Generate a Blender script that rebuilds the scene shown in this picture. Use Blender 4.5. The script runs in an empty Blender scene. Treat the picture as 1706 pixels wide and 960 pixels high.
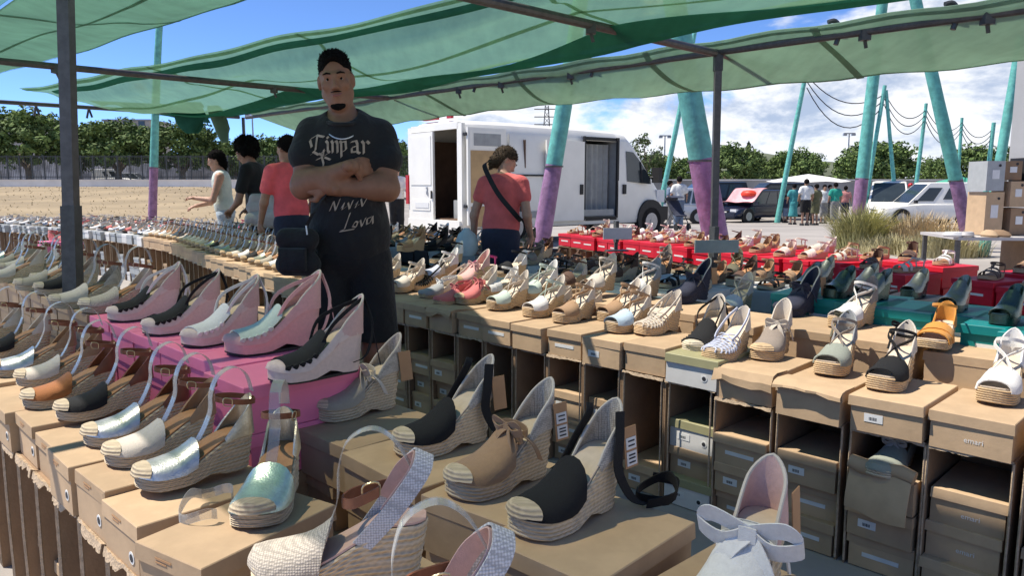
import bpy, math, random
import numpy as np
from mathutils import Vector, Matrix, Euler
from mathutils.bvhtree import BVHTree
random.seed(7); np.random.seed(7)
R = math.radians
S = bpy.context.scene
COL = S.collection

# ------------------------------------------------------------------ camera
CAM_H, PITCH, FPX = 1.22, R(7.74), 1265.0
cd = bpy.data.cameras.new("camera"); cam = bpy.data.objects.new("camera", cd); COL.objects.link(cam)
cam.location = (0, 0, CAM_H); cam.rotation_euler = (math.pi/2 - PITCH, 0, 0)
cd.sensor_width = 36; cd.lens = 36*FPX/1706; cd.clip_end = 9000; cd.clip_start = 0.05
S.camera = cam
# ------------------------------------------------------------------ light
SUN_EL = R(60); SUN_H = Vector((-0.991, 0.132, 0))
SUN_V = Vector((SUN_H.x*math.cos(SUN_EL), SUN_H.y*math.cos(SUN_EL), math.sin(SUN_EL)))
sl = bpy.data.lights.new("sun", 'SUN'); sun = bpy.data.objects.new("sun", sl); COL.objects.link(sun)
sl.energy = 2.4; sl.angle = R(0.53); sl.color = (1, .925, .81)
sun.rotation_euler = SUN_V.to_track_quat('Z', 'Y').to_euler(); sun.location = (0, 0, 50)
S.view_settings.view_transform = 'Standard'; S.view_settings.look = 'None'
S.view_settings.exposure = 1.55; S.view_settings.gamma = 1
S.cycles.use_denoising = True
S.cycles.max_bounces = 7; S.cycles.diffuse_bounces = 3; S.cycles.glossy_bounces = 2
S.cycles.transmission_bounces = 4; S.cycles.transparent_max_bounces = 12
S.cycles.caustics_reflective = False; S.cycles.caustics_refractive = False
S.cycles.sample_clamp_indirect = 6

class NT:
    def __init__(s, nt): s.nt = nt; s.nt.nodes.clear()
    def n(s, t, **k):
        x = s.nt.nodes.new(t)
        for a, b in k.items(): setattr(x, a, b)
        return x
    def l(s, a, b): s.nt.links.new(a, b)
    def set(s, node, **k):
        for a, b in k.items(): node.inputs[a.replace('_', ' ')].default_value = b
    def math(s, op, a, b=None, c=None, clamp=False):
        x = s.n('ShaderNodeMath', operation=op, use_clamp=clamp)
        for i, v in enumerate((a, b, c)):
            if v is None: continue
            if isinstance(v, (int, float)): x.inputs[i].default_value = v
            else: s.l(v, x.inputs[i])
        return x.outputs[0]
    def mix(s, f, a, b):
        x = s.n('ShaderNodeMix', data_type='RGBA')
        for i, v in ((0, f), (6, a), (7, b)):
            if isinstance(v, (int, float)): x.inputs[i].default_value = v
            elif isinstance(v, tuple): x.inputs[i].default_value = (*v[:3], 1)
            else: s.l(v, x.inputs[i])
        return x.outputs[2]
    def ramp(s, v, lo, hi):
        x = s.n('ShaderNodeMapRange', interpolation_type='SMOOTHSTEP')
        s.l(v, x.inputs[0]); x.inputs[1].default_value = lo; x.inputs[2].default_value = hi
        return x.outputs[0]

w = bpy.data.worlds.new("World"); S.world = w; w.use_nodes = True
g = NT(w.node_tree)
sky = g.n('ShaderNodeTexSky', sky_type='NISHITA'); sky.sun_disc = False
sky.sun_elevation = SUN_EL; sky.sun_rotation = math.atan2(SUN_H.x, SUN_H.y)
sky.air_density = 0.4; sky.dust_density = 0.0; sky.ozone_density = 9.0
bg = g.n('ShaderNodeBackground'); g.l(sky.outputs[0], bg.inputs[0]); bg.inputs[1].default_value = 0.09
tc = g.n('ShaderNodeTexCoord'); sx = g.n('ShaderNodeSeparateXYZ'); g.l(tc.outputs['Generated'], sx.inputs[0])
cv = g.n('ShaderNodeMapping'); g.l(tc.outputs['Generated'], cv.inputs[0]); cv.inputs['Scale'].default_value = (3.2, 3.2, 7.5); cv.inputs['Location'].default_value = (1.3, .4, .2)
n1 = g.n('ShaderNodeTexNoise'); g.l(cv.outputs[0], n1.inputs['Vector']); g.set(n1, Scale=1.15, Detail=10.0, Roughness=0.56, Distortion=0.15)
n2 = g.n('ShaderNodeTexNoise'); g.l(cv.outputs[0], n2.inputs['Vector']); g.set(n2, Scale=2.6, Detail=8.0, Roughness=0.62, Distortion=.2)
# cloud bank sits low over the hills to the right, thinning upward and to the left
bank = g.math('ADD', g.math('MULTIPLY', sx.outputs[0], 0.37), g.math('MULTIPLY', sx.outputs[2], -1.25))
den = g.math('ADD', n1.outputs[0], bank)
mask = g.ramp(den, 0.37, 0.45)
lit = g.ramp(n2.outputs[0], 0.34, 0.56)
ccol = g.mix(lit, (0.42, 0.50, 0.64), (0.98, 0.98, 0.98))
cb = g.n('ShaderNodeBackground'); g.l(ccol, cb.inputs[0]); cb.inputs[1].default_value = 0.40
mx = g.n('ShaderNodeMixShader'); g.l(g.math('MULTIPLY', mask, 0.93), mx.inputs[0]); g.l(bg.outputs[0], mx.inputs[1]); g.l(cb.outputs[0], mx.inputs[2])
wo = g.n('ShaderNodeOutputWorld'); g.l(mx.outputs[0], wo.inputs[0])

# ------------------------------------------------------------------ materials
MATS = {}
def mat(name, col, rough=.75, var=.12, scale=25., bump=0., metal=0., rnd=0., bscale=None, coord='Object', spec=.4, stain=0., sheen=0., bdist=.01):
    if name in MATS: return MATS[name]
    m = bpy.data.materials.new(name); m.use_nodes = True; t = NT(m.node_tree)
    o = t.n('ShaderNodeOutputMaterial'); p = t.n('ShaderNodeBsdfPrincipled'); t.l(p.outputs[0], o.inputs[0])
    tc = t.n('ShaderNodeTexCoord'); no = t.n('ShaderNodeTexNoise'); t.l(tc.outputs[coord], no.inputs['Vector']); t.set(no, Scale=scale, Detail=5.0, Roughness=.6)
    f = t.ramp(no.outputs[0], .3, .7)
    lo = tuple(c*(1-var) for c in col[:3]); hi = tuple(min(1, c*(1+var)) for c in col[:3])
    c = t.mix(f, lo, hi)
    if stain:
        n3 = t.n('ShaderNodeTexNoise'); t.l(tc.outputs[coord], n3.inputs['Vector']); t.set(n3, Scale=scale*.22, Detail=4.0, Roughness=.7)
        c = t.mix(t.math('MULTIPLY', t.ramp(n3.outputs[0], .5, .72), stain), c, tuple(x*.45 for x in col[:3]))
    if rnd:
        oi = t.n('ShaderNodeObjectInfo'); hs = t.n('ShaderNodeHueSaturation'); t.l(c, hs.inputs['Color'])
        t.l(t.math('MULTIPLY_ADD', oi.outputs['Random'], 2*rnd, 1-rnd), hs.inputs['Value']); c = hs.outputs[0]
    t.l(c, p.inputs['Base Color']); p.inputs['Roughness'].default_value = rough; p.inputs['Metallic'].default_value = metal
    p.inputs['Specular IOR Level'].default_value = spec
    if sheen: p.inputs['Sheen Weight'].default_value = sheen
    if bump:
        nb = t.n('ShaderNodeTexNoise'); t.l(tc.outputs[coord], nb.inputs['Vector']); t.set(nb, Scale=bscale or scale*3, Detail=3.0)
        b = t.n('ShaderNodeBump'); b.inputs['Strength'].default_value = bump; b.inputs['Distance'].default_value = bdist
        t.l(nb.outputs[0], b.inputs['Height']); t.l(b.outputs[0], p.inputs['Normal'])
    MATS[name] = m; return m
def jute(name, col, pitch=200., metal=0):
    m = bpy.data.materials.new(name); m.use_nodes = True; t = NT(m.node_tree)
    o = t.n('ShaderNodeOutputMaterial'); p = t.n('ShaderNodeBsdfPrincipled'); t.l(p.outputs[0], o.inputs[0])
    tc = t.n('ShaderNodeTexCoord')
    w1 = t.n('ShaderNodeTexWave', wave_type='BANDS', bands_direction='DIAGONAL'); t.l(tc.outputs['Object'], w1.inputs[0]); t.set(w1, Scale=48.0, Distortion=1.5, Detail=1.0)
    w2 = t.n('ShaderNodeTexWave', wave_type='BANDS', bands_direction='Z'); t.l(tc.outputs['Object'], w2.inputs[0]); t.set(w2, Scale=42.0, Distortion=.6, Detail=1.0)
    no = t.n('ShaderNodeTexNoise'); t.l(tc.outputs['Object'], no.inputs['Vector']); t.set(no, Scale=140.0, Detail=4.0)
    hgt = t.math('ADD', t.math('MULTIPLY', w1.outputs['Fac'], .45), t.math('ADD', t.math('MULTIPLY', w2.outputs['Fac'], .9), t.math('MULTIPLY', no.outputs[0], .6)))
    oi = t.n('ShaderNodeObjectInfo'); hs = t.n('ShaderNodeHueSaturation')
    t.l(t.mix(t.ramp(hgt, .35, 1.5), tuple(c*.80 for c in col), tuple(min(1, c*1.10) for c in col)), hs.inputs['Color'])
    t.l(t.math('MULTIPLY_ADD', oi.outputs['Random'], .24, .88), hs.inputs['Value'])
    t.l(hs.outputs[0], p.inputs['Base Color']); p.inputs['Roughness'].default_value = .9; p.inputs['Specular IOR Level'].default_value = .2
    b = t.n('ShaderNodeBump'); b.inputs['Strength'].default_value = .7; b.inputs['Distance'].default_value = .0022
    t.l(hgt, b.inputs['Height']); t.l(b.outputs[0], p.inputs['Normal'])
    MATS[name] = m; return m
def weave(name, col, scale=70., rough=.85):
    m = bpy.data.materials.new(name); m.use_nodes = True; t = NT(m.node_tree)
    o = t.n('ShaderNodeOutputMaterial'); p = t.n('ShaderNodeBsdfPrincipled'); t.l(p.outputs[0], o.inputs[0])
    tc = t.n('ShaderNodeTexCoord'); ck = t.n('ShaderNodeTexVoronoi'); t.l(tc.outputs['Object'], ck.inputs['Vector']); t.set(ck, Scale=scale*4, Randomness=.25)
    t.l(t.mix(t.ramp(ck.outputs['Distance'], .2, .7), tuple(min(1, c*1.1) for c in col), tuple(c*.6 for c in col)), p.inputs['Base Color'])
    p.inputs['Roughness'].default_value = rough
    b = t.n('ShaderNodeBump', invert=True); b.inputs['Strength'].default_value = .6; b.inputs['Distance'].default_value = .002
    t.l(ck.outputs['Distance'], b.inputs['Height']); t.l(b.outputs[0], p.inputs['Normal'])
    MATS[name] = m; return m
def clear(name, tint=(.95, .95, .94), k=.10):
    m = bpy.data.materials.new(name); m.use_nodes = True; t = NT(m.node_tree)
    o = t.n('ShaderNodeOutputMaterial'); tr = t.n('ShaderNodeBsdfTransparent'); tr.inputs[0].default_value = (*tint, 1)
    gl = t.n('ShaderNodeBsdfGlossy'); gl.inputs['Roughness'].default_value = .12
    df = t.n('ShaderNodeBsdfDiffuse'); df.inputs[0].default_value = (.80, .80, .78, 1)
    ms = t.n('ShaderNodeMixShader'); ms.inputs[0].default_value = .62; t.l(gl.outputs[0], ms.inputs[1]); t.l(df.outputs[0], ms.inputs[2])
    lw = t.n('ShaderNodeLayerWeight'); lw.inputs[0].default_value = .5
    mx = t.n('ShaderNodeMixShader'); t.l(t.math('MULTIPLY_ADD', lw.outputs['Fresnel'], .62, k, clamp=True), mx.inputs[0])
    t.l(tr.outputs[0], mx.inputs[1]); t.l(ms.outputs[0], mx.inputs[2]); t.l(mx.outputs[0], o.inputs[0])
    MATS[name] = m; return m
def cloth_awning(name, dcol, tcol, open_=.03, tint=(1, 1, 1)):
    m = bpy.data.materials.new(name); m.use_nodes = True; t = NT(m.node_tree)
    o = t.n('ShaderNodeOutputMaterial'); d = t.n('ShaderNodeBsdfDiffuse'); tl = t.n('ShaderNodeBsdfTranslucent')
    tc = t.n('ShaderNodeTexCoord'); no = t.n('ShaderNodeTexNoise'); t.l(tc.outputs['Object'], no.inputs['Vector']); t.set(no, Scale=2.2, Detail=6.0, Roughness=.65)
    mp = t.n('ShaderNodeMapping'); t.l(tc.outputs['Object'], mp.inputs[0]); mp.inputs['Rotation'].default_value = (0, 0, R(-44)); mp.inputs['Scale'].default_value = (1, .12, 1)
    n2 = t.n('ShaderNodeTexNoise'); t.l(mp.outputs[0], n2.inputs['Vector']); t.set(n2, Scale=16.0, Detail=3.0)
    f = t.math('ADD', t.math('MULTIPLY', no.outputs[0], .6), t.math('MULTIPLY', n2.outputs[0], .4))
    f = t.ramp(f, .3, .7)
    t.l(t.mix(f, tuple(c*.85 for c in dcol), tuple(c*1.12 for c in dcol)), d.inputs[0])
    t.l(t.mix(f, tuple(c*.85 for c in tcol), tuple(c*1.12 for c in tcol)), tl.inputs[0])
    m1 = t.n('ShaderNodeAddShader'); t.l(d.outputs[0], m1.inputs[0]); t.l(tl.outputs[0], m1.inputs[1])
    tr = t.n('ShaderNodeBsdfTransparent'); tr.inputs[0].default_value = (*tint, 1); m2 = t.n('ShaderNodeMixShader'); m2.inputs[0].default_value = open_
    t.l(m1.outputs[0], m2.inputs[1]); t.l(tr.outputs[0], m2.inputs[2]); t.l(m2.outputs[0], o.inputs[0])
    MATS[name] = m; return m
M = MATS
kraft = mat('kraft', (.475, .335, .205), .85, .08, 11, .07, rnd=.14, bscale=50, stain=.28)
mat('kraft_in', (.29, .185, .105), .9, .08, 14, .1, bscale=160)
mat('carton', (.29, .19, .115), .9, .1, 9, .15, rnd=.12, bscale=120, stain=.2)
mat('torn', (.46, .35, .24), .95, .2, 60, .4)
mat('pink_box', (.86, .22, .38), .55, .04, 12, rnd=.06)
mat('red_box', (.58, .012, .03), .5, .06, 12, rnd=.08)
mat('teal_box', (.0, .19, .185), .5, .06, 12, rnd=.08)
mat('grey_box', (.36, .38, .38), .6, .06, 12, rnd=.1)
mat('white_box', (.66, .65, .62), .6, .06, 12, rnd=.08)
mat('olive_box', (.33, .31, .17), .6, .06, 12, rnd=.05)
mat('paleblue_box', (.42, .5, .55), .6, .06, 12)
mat('black_box', (.02, .02, .022), .6, .06, 12)
mat('paper', (.72, .72, .70), .7, .04, 20)
mat('ink', (.03, .03, .035), .7, .05)
mat('tag_kraft', (.42, .24, .12), .8, .05)
jute('jute', (.60, .49, .34)); jute('jute_taupe', (.56, .46, .32)); jute('jute_tan', (.55, .40, .24)); jute('jute_pale', (.58, .50, .37))
mat('insole_tan', (.40, .20, .09), .6, .1, 60); mat('insole_cream', (.62, .50, .38), .7, .06, 60); mat('insole_blush', (.62, .42, .36), .7, .06, 60)
def fab(n, c, **k): return mat(n, c, k.pop('rough', .85), .05, 120, .25, bscale=600, sheen=k.pop('sheen', .15), **k)
fab('f_black', (.008, .008, .009), sheen=0); fab('f_cream', (.60, .53, .44)); fab('f_white', (.72, .70, .66)); fab('f_tan', (.36, .22, .12)); fab('f_rust', (.34, .12, .03))
fab('f_beige', (.40, .35, .27)); fab('f_blush', (.62, .40, .35)); fab('f_pink', (.68, .39, .35)); fab('f_nude', (.70, .55, .48)); fab('f_coral', (.58, .16, .15))
fab('f_orange', (.58, .25, .04)); fab('f_grey', (.30, .31, .31)); fab('f_lilac', (.52, .55, .66)); fab('f_blue', (.45, .56, .64)); fab('f_mint', (.50, .58, .50))
fab('f_navy', (.015, .018, .04)); fab('f_brown', (.10, .05, .03)); fab('f_olive', (.13, .12, .07)); fab('f_magenta', (.55, .05, .2)); fab('f_taupe', (.27, .22, .18))
fab('f_greygreen', (.27, .29, .24)); fab('f_red', (.5, .02, .02)); fab('f_teal', (.05, .3, .28))
mat('leather', (.19, .065, .03), .45, .15, 40, .1); mat('rubber', (.025, .022, .02), .7)
def metallic(n, c, r=.33): return mat(n, c, r, .12, 60, .12, metal=.75, bscale=250)
metallic('m_silver', (.60, .60, .58)); metallic('m_gold', (.62, .58, .46)); metallic('m_mint', (.52, .66, .60)); metallic('m_green', (.06, .10, .085), .25); metallic('m_pewter', (.17, .19, .17), .3)
metallic('buckle', (.5, .42, .28), .3)
weave('w_white', (.62, .62, .64)); weave('w_cream', (.56, .49, .40))
clear('clear'); clear('glassy', (.35, .42, .42), .32)
mat('steel', (.11, .107, .105), .5, .15, 30, metal=.5, stain=.2); mat('steel_dark', (.07, .075, .075), .5, .2, 30, metal=.3)
cloth_awning('awning', (.10, .18, .15), (.145, .25, .205), .17, (.88, .95, .80)); cloth_awning('awning_mid', (.10, .18, .145), (.135, .225, .175), .42, (.88, .95, .78)); cloth_awning('awning_net_added', (.06, .13, .10), (.08, .20, .15), .54, (.97, .97, .88)); cloth_awning('awning_dark', (.03, .115, .09), (.04, .15, .12), .12, (.75, .92, .8)); cloth_awning('awning_pale', (.13, .19, .155), (.185, .265, .205), .15, (.92, .96, .86))
mat('teal_paint', (.125, .41, .36), .6, .20, 9, .35, coord='Object', stain=.42); mat('purple_paint', (.30, .165, .29), .65, .25, 9, .4, stain=.5)
mat('wood_grey', (.16, .15, .14), .8, .2, 8)
mat('bark', (.16, .13, .10), .9, .3, 4, .5)

# ------------------------------------------------------------------ geometry helpers
class MB:
    def __init__(s): s.v = []; s.f = []; s.m = []
    def add(s, vs, fs, mi=0):
        o = len(s.v); s.v.extend([tuple(map(float, p)) for p in vs]); s.f.extend([tuple(o+i for i in f) for f in fs]); s.m.extend([mi]*len(fs)); return s
    def box(s, c, d, mi=0, rz=0, taper=0, M4=None):
        hx, hy, hz = d[0]/2, d[1]/2, d[2]/2; vs = []
        for z in (-1, 1):
            k = 1-taper if z > 0 else 1
            for x, y in ((-1, -1), (1, -1), (1, 1), (-1, 1)): vs.append(Vector((x*hx*k, y*hy*k, z*hz)))
        if rz: q = Matrix.Rotation(rz, 3, 'Z'); vs = [q @ p for p in vs]
        if M4: vs = [M4 @ p for p in vs]
        vs = [p+Vector(c) for p in vs]
        return s.add(vs, [(3, 2, 1, 0), (4, 5, 6, 7), (0, 1, 5, 4), (1, 2, 6, 5), (2, 3, 7, 6), (3, 0, 4, 7)], mi)
    def tube(s, pts, r, seg=8, mi=0, cap=True):
        pts = [Vector(p) for p in pts]; n = len(pts); rr = r if hasattr(r, '__len__') else [r]*n
        vs = []; up = None
        for i, p in enumerate(pts):
            t = (pts[min(i+1, n-1)]-pts[max(i-1, 0)]).normalized()
            if up is None: up = Vector((0, 0, 1)) if abs(t.z) < .9 else Vector((1, 0, 0))
            sd = t.cross(up).normalized(); up = sd.cross(t).normalized()
            for k in range(seg):
                a = 2*math.pi*k/seg; vs.append(p+(sd*math.cos(a)+up*math.sin(a))*rr[i])
        fs = [(i*seg+k, i*seg+(k+1) % seg, (i+1)*seg+(k+1) % seg, (i+1)*seg+k) for i in range(n-1) for k in range(seg)]
        if cap: fs += [tuple(range(seg))[::-1], tuple(range((n-1)*seg, n*seg))]
        return s.add(vs, fs, mi)
    def sheet(s, P, th, mi=0, close_u=False):
        P = np.asarray(P, float); a, b = P.shape[:2]
        if close_u: P = np.concatenate([P, P[:1]], 0); a += 1
        du = np.gradient(P, axis=0); dv = np.gradient(P, axis=1)
        if close_u:
            d0 = (P[1]-P[-2])/2; du[0] = d0; du[-1] = d0
        N = np.cross(du, dv); N /= (np.linalg.norm(N, axis=2, keepdims=True)+1e-12)
        A = (P+N*th/2).reshape(-1, 3); B = (P-N*th/2).reshape(-1, 3); o = a*b; I = lambda i, j: i*b+j
        fs = []
        for i in range(a-1):
            for j in range(b-1):
                fs.append((I(i, j), I(i+1, j), I(i+1, j+1), I(i, j+1))); fs.append((o+I(i, j+1), o+I(i+1, j+1), o+I(i+1, j), o+I(i, j)))
        for i in range(a-1):
            fs.append((I(i+1, 0), I(i, 0), o+I(i, 0), o+I(i+1, 0))); fs.append((I(i, b-1), I(i+1, b-1), o+I(i+1, b-1), o+I(i, b-1)))
        if not close_u:
            for j in range(b-1):
                fs.append((I(0, j), I(0, j+1), o+I(0, j+1), o+I(0, j))); fs.append((I(a-1, j+1), I(a-1, j), o+I(a-1, j), o+I(a-1, j+1)))
        return s.add(np.concatenate([A, B]), fs, mi)
    def band(s, pts, wd, th=.0025, mi=0, closed=False):
        pts = [Vector(p) for p in pts]; n = len(pts); wd = wd if isinstance(wd, list) else [wd]*n
        return s.sheet([[tuple(p-Vector(q)/2), tuple(p+Vector(q)/2)] for p, q in zip(pts, wd)], th, mi, closed)
    def loft(s, rings, mi=0, cap=True):
        k = len(rings[0]); vs = [p for r in rings for p in r]
        fs = [(i*k+j, i*k+(j+1) % k, (i+1)*k+(j+1) % k, (i+1)*k+j) for i in range(len(rings)-1) for j in range(k)]
        if cap: fs += [tuple(range(k))[::-1], tuple(range((len(rings)-1)*k, len(rings)*k))]
        return s.add(vs, fs, mi)
    def disc(s, c, r, ax, th, seg=20, mi=0, r2=None):
        ax = Vector(ax).normalized(); c = Vector(c); return s.tube([c-ax*th/2, c+ax*th/2], [r, r2 or r], seg, mi)
    def mesh(s, name, mats, smooth=35):
        me = bpy.data.meshes.new(name); me.from_pydata(s.v, [], s.f)
        for m in (mats if isinstance(mats, (list, tuple)) else [mats]): me.materials.append(MATS[m] if isinstance(m, str) else m)
        if any(s.m): me.polygons.foreach_set('material_index', s.m)
        if smooth:
            me.polygons.foreach_set('use_smooth', [True]*len(s.f)); me.set_sharp_from_angle(angle=R(smooth))
        me.update(); return me
LABELS = {}
def tag(o, label=None, cat=None, group=None, kind=None):
    if label: o['label'] = label; LABELS.setdefault(label, []).append(o.name)
    if cat: o['category'] = cat
    if group: o['group'] = group
    if kind: o['kind'] = kind
    return o
def ob(name, me, parent=None, loc=None, rot=None):
    if isinstance(me, tuple): me = me[0].mesh(name, *me[1:])
    o = bpy.data.objects.new(name, me); COL.objects.link(o)
    if parent is not None: o.parent = parent
    if loc is not None: o.location = loc
    if rot is not None: o.rotation_euler = rot
    return o
def thing(name, label, cat, loc=(0, 0, 0), rz=0, group=None, sc=1, rot=None):
    o = bpy.data.objects.new(name, None); COL.objects.link(o); o.location = loc; o.rotation_euler = rot or (0, 0, rz); o.empty_display_size = .1
    if sc != 1: o.scale = (sc, sc, sc) if not hasattr(sc, '__len__') else sc
    return tag(o, label, cat, group)
CACHE = {}
def cm(key, mats, fn, smooth=35):
    k = (key, str(mats))
    if k not in CACHE:
        b = MB(); fn(b); CACHE[k] = b.mesh(key if isinstance(key, str) else str(key[0]), mats, smooth)
    return CACHE[k]
def at(px, py, z):
    x = (px-853)/FPX; y = -(py-480)/FPX
    d = Vector((x, math.cos(PITCH)+y*math.sin(PITCH), -math.sin(PITCH)+y*math.cos(PITCH)))
    return d*((z-CAM_H)/d.z)+Vector((0, 0, CAM_H))
def atY(px, py, Y):
    x = (px-853)/FPX; y = -(py-480)/FPX
    d = Vector((x, math.cos(PITCH)+y*math.sin(PITCH), -math.sin(PITCH)+y*math.cos(PITCH)))
    return d*(Y/d.y)+Vector((0, 0, CAM_H))
AX = Vector((-.7, .714, 0)); NX = Vector((.714, .7, 0))
def W(u, n, z=0): return AX*u+NX*n+Vector((0, 0, z))
RN = math.atan2(-.7, -.714)      # local +X faces the aisle
ORD = 'zeroth first second third fourth fifth sixth seventh eighth ninth tenth eleventh twelfth thirteenth fourteenth fifteenth sixteenth seventeenth eighteenth nineteenth twentieth'.split()
def nth(i):
    if i <= 20: return ORD[i]
    t, r = divmod(i, 10)
    ten = {2: 'twent', 3: 'thirt', 4: 'fort', 5: 'fift', 6: 'sixt'}[t]
    return ten+'ieth' if r == 0 else ten+'y-'+ORD[r]
def smooth(x): x = min(1, max(0, x)); return x*x*(3-2*x)
def text_me(txt, size, m, key=None, shear=0):
    k = ('text', txt, size, str(m), shear)
    if k in CACHE: return CACHE[k]
    c = bpy.data.curves.new('t', 'FONT'); c.body = txt; c.size = size; c.align_x = 'CENTER'; c.align_y = 'CENTER'; c.resolution_u = 2; c.shear = shear
    o = bpy.data.objects.new('t', c); COL.objects.link(o); bpy.context.view_layer.update()
    me = bpy.data.meshes.new_from_object(o.evaluated_get(bpy.context.evaluated_depsgraph_get()))
    bpy.data.objects.remove(o); bpy.data.curves.remove(c); me.materials.clear(); me.materials.append(MATS[m]); CACHE[k] = me; return me

# ------------------------------------------------------------------ ground
def gz(x, y):
    t = smooth((x/max(y, 1)+.42)/.34)
    return (1-t)*1.05*smooth((y-16)/44)+t*(-.5)*smooth((y-14)/24)
def infield(x, y): return 13 < y < 59.5 and x < -.20*y-.5
xs = sorted(set([-4000, -1500, -600, -300, -150, -110]+list(range(-90, 92, 2))+[110, 150, 300, 600, 1500, 4000]))
ys = sorted(set([-300, -60, -20]+list(range(-10, 90, 2))+[95, 110, 140, 200, 400, 1000, 2500, 6000]))
def gridmesh(test, dz):
    b = MB(); idx = {}; vs = []; fs = []
    def V(i, j):
        if (i, j) not in idx: idx[(i, j)] = len(vs); vs.append((xs[i], ys[j], gz(xs[i], ys[j])+dz))
        return idx[(i, j)]
    for i in range(len(xs)-1):
        for j in range(len(ys)-1):
            if test((xs[i]+xs[i+1])/2, (ys[j]+ys[j+1])/2): fs.append((V(i, j), V(i+1, j), V(i+1, j+1), V(i, j+1)))
    b.add(vs, fs); return b
mat('asphalt', (.33, .305, .28), .9, .16, .35, .25, bscale=30, coord='Object', stain=.25)
mat('sand', (.305, .238, .145), .95, .18, .22, .3, bscale=8, coord='Object', stain=.25)
tag(ob('ground', (gridmesh(lambda x, y: True, 0), 'asphalt')), kind='structure')
tag(ob('field', (gridmesh(infield, .03), 'sand')), kind='structure')
# ------------------------------------------------------------------ shoes (local: toe +X, z up, heel at x=0)
SL = .245
def wid(s):
    if s < .12: return .0305*math.sqrt(max(0, 1-((.12-s)/.12)**2))
    if s > .78: return .0450*math.sqrt(max(0, 1-((s-.78)/.22)**2.6))
    return float(np.interp(s, [.12, .3, .5, .66, .78], [.0305, .0315, .037, .0445, .0450]))
def yc(s): return .005*math.sin(math.pi*s)-.004*s
def topz(s, H, P): return P+(H-P)*(1-smooth((s-.16)/.56))+.006*max(0, (s-.85)/.15)
SS = [.0, .012, .04, .08, .13, .2, .28, .36, .44, .52, .6, .68, .75, .81, .87, .92, .96, .985, 1.0]
def sole(b, H, P, grow=0., K=8, ribs=True, lean=.016, z0=0., full=1.):
    rings = []
    for k in range(K*2+1 if ribs else 3):
        f = k/(K*2 if ribs else 2); bul = (.0012 if k % 2 else -.0008) if ribs else 0
        r = []
        for sgn, ss in ((1, SS), (-1, SS[-2:0:-1])):
            for s in ss:
                wy = wid(s)+grow; tz = topz(s, H, P)*full
                zb = z0+(.13*H*math.exp(-((s-.43)/.11)**2) if H > .07 else 0)
                z = zb+(tz-zb)*f+(1-f)*.006*max(0, (s-.86)/.14)
                back = lean*(1-f)*max(0, 1-s/.35)*(H/.09) if s < .35 else 0
                wy *= 1-.10*(1-f)*max(0, 1-s/.4); x = s*SL+back
                e = bul+grow*0; x += e*(1 if s > .85 else -1 if s < .1 else 0)
                r.append((x, yc(s)+sgn*(wy+bul*(1 if 0 < s < 1 else 0)), z))
        rings.append(r)
    n = len(rings[0]); b.loft(rings, cap=False)
    o = len(b.v)-n*len(rings); h = len(SS)
    for base, flip in ((o, True), (o+n*(len(rings)-1), False)):
        for i in range(h-1):
            li = lambda q: base+q; ri = lambda q: base+((n-q) % n)
            q = (li(i), li(i+1), ri(i+1), ri(i)) if i+1 < h-1 else (li(i), li(i+1), ri(i))
            if i == 0: q = (li(0), li(1), ri(1))
            q = tuple(q) if flip else tuple(q[::-1]); b.f.append(q); b.m.append(0)
def insole(b, H, P):
    b.sheet([[(s*SL, yc(s)-(wid(s)*.9)*t, topz(s, H, P)+.003) for t in (-1, -.5, 0, .5, 1)] for s in SS[1:-2]], .003)
def arch(b, s0, s1, H, P, h0, h1, grow=.002, th=.0035, n=9, m=9, a0=0, a1=math.pi, slant=0.):
    rows = []
    for i in range(n):
        q = i/(n-1); s = s0+(s1-s0)*q; row = []
        for j in range(m):
            a = a0+(a1-a0)*j/(m-1); ss = min(.995, s-slant*math.sin(a)*(1-q)+slant*.0)
            w = wid(ss)+grow; h = h0+(h1-h0)*q**.85
            row.append((ss*SL, yc(ss)+w*math.cos(a), topz(ss, H, P)-.008*(abs(math.cos(a))**3)+h*math.sin(a)**.6))
        rows.append(row)
    if s1 >= .98:
        for s, q in ((.996, .62), (1.0, .15)): rows.append([(s*SL+.003, yc(s)+wid(.985)*q*math.cos(math.pi*j/(m-1)), topz(s, H, P)-.006+h1*q*math.sin(math.pi*j/(m-1))**.6) for j in range(m)])
    b.sheet(rows, th)
def cap(b, H, P, s0, h0, h1, c0=.895, off=.002):
    rows = []; m = 11
    for i in range(5):
        u = i/4; row = []
        for j in range(m):
            a = .10+(math.pi-.20)*j/(m-1); s = min(.985, c0+(.985-c0)*u+.045*(1-u)*(1-math.sin(a))); q = min(1, (s-s0)/(.985-s0))
            h = h0+(h1-h0)*q**.85+off
            row.append((s*SL+off*u, yc(s)+(wid(s)+.002+off)*math.cos(a), topz(s, H, P)-.008*(abs(math.cos(a))**3)+h*math.sin(a)**.6))
        rows.append(row)
    for s, q in ((.996, .70), (1.0, .2)): rows.append([(s*SL+.0055, yc(s)+(wid(.985)+off)*q*math.cos(.1+(math.pi-.2)*j/(m-1)), topz(s, H, P)-.010+(h1+off)*q*math.sin(.1+(math.pi-.2)*j/(m-1))**.6) for j in range(m)])
    b.sheet(rows, .0025)
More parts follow.
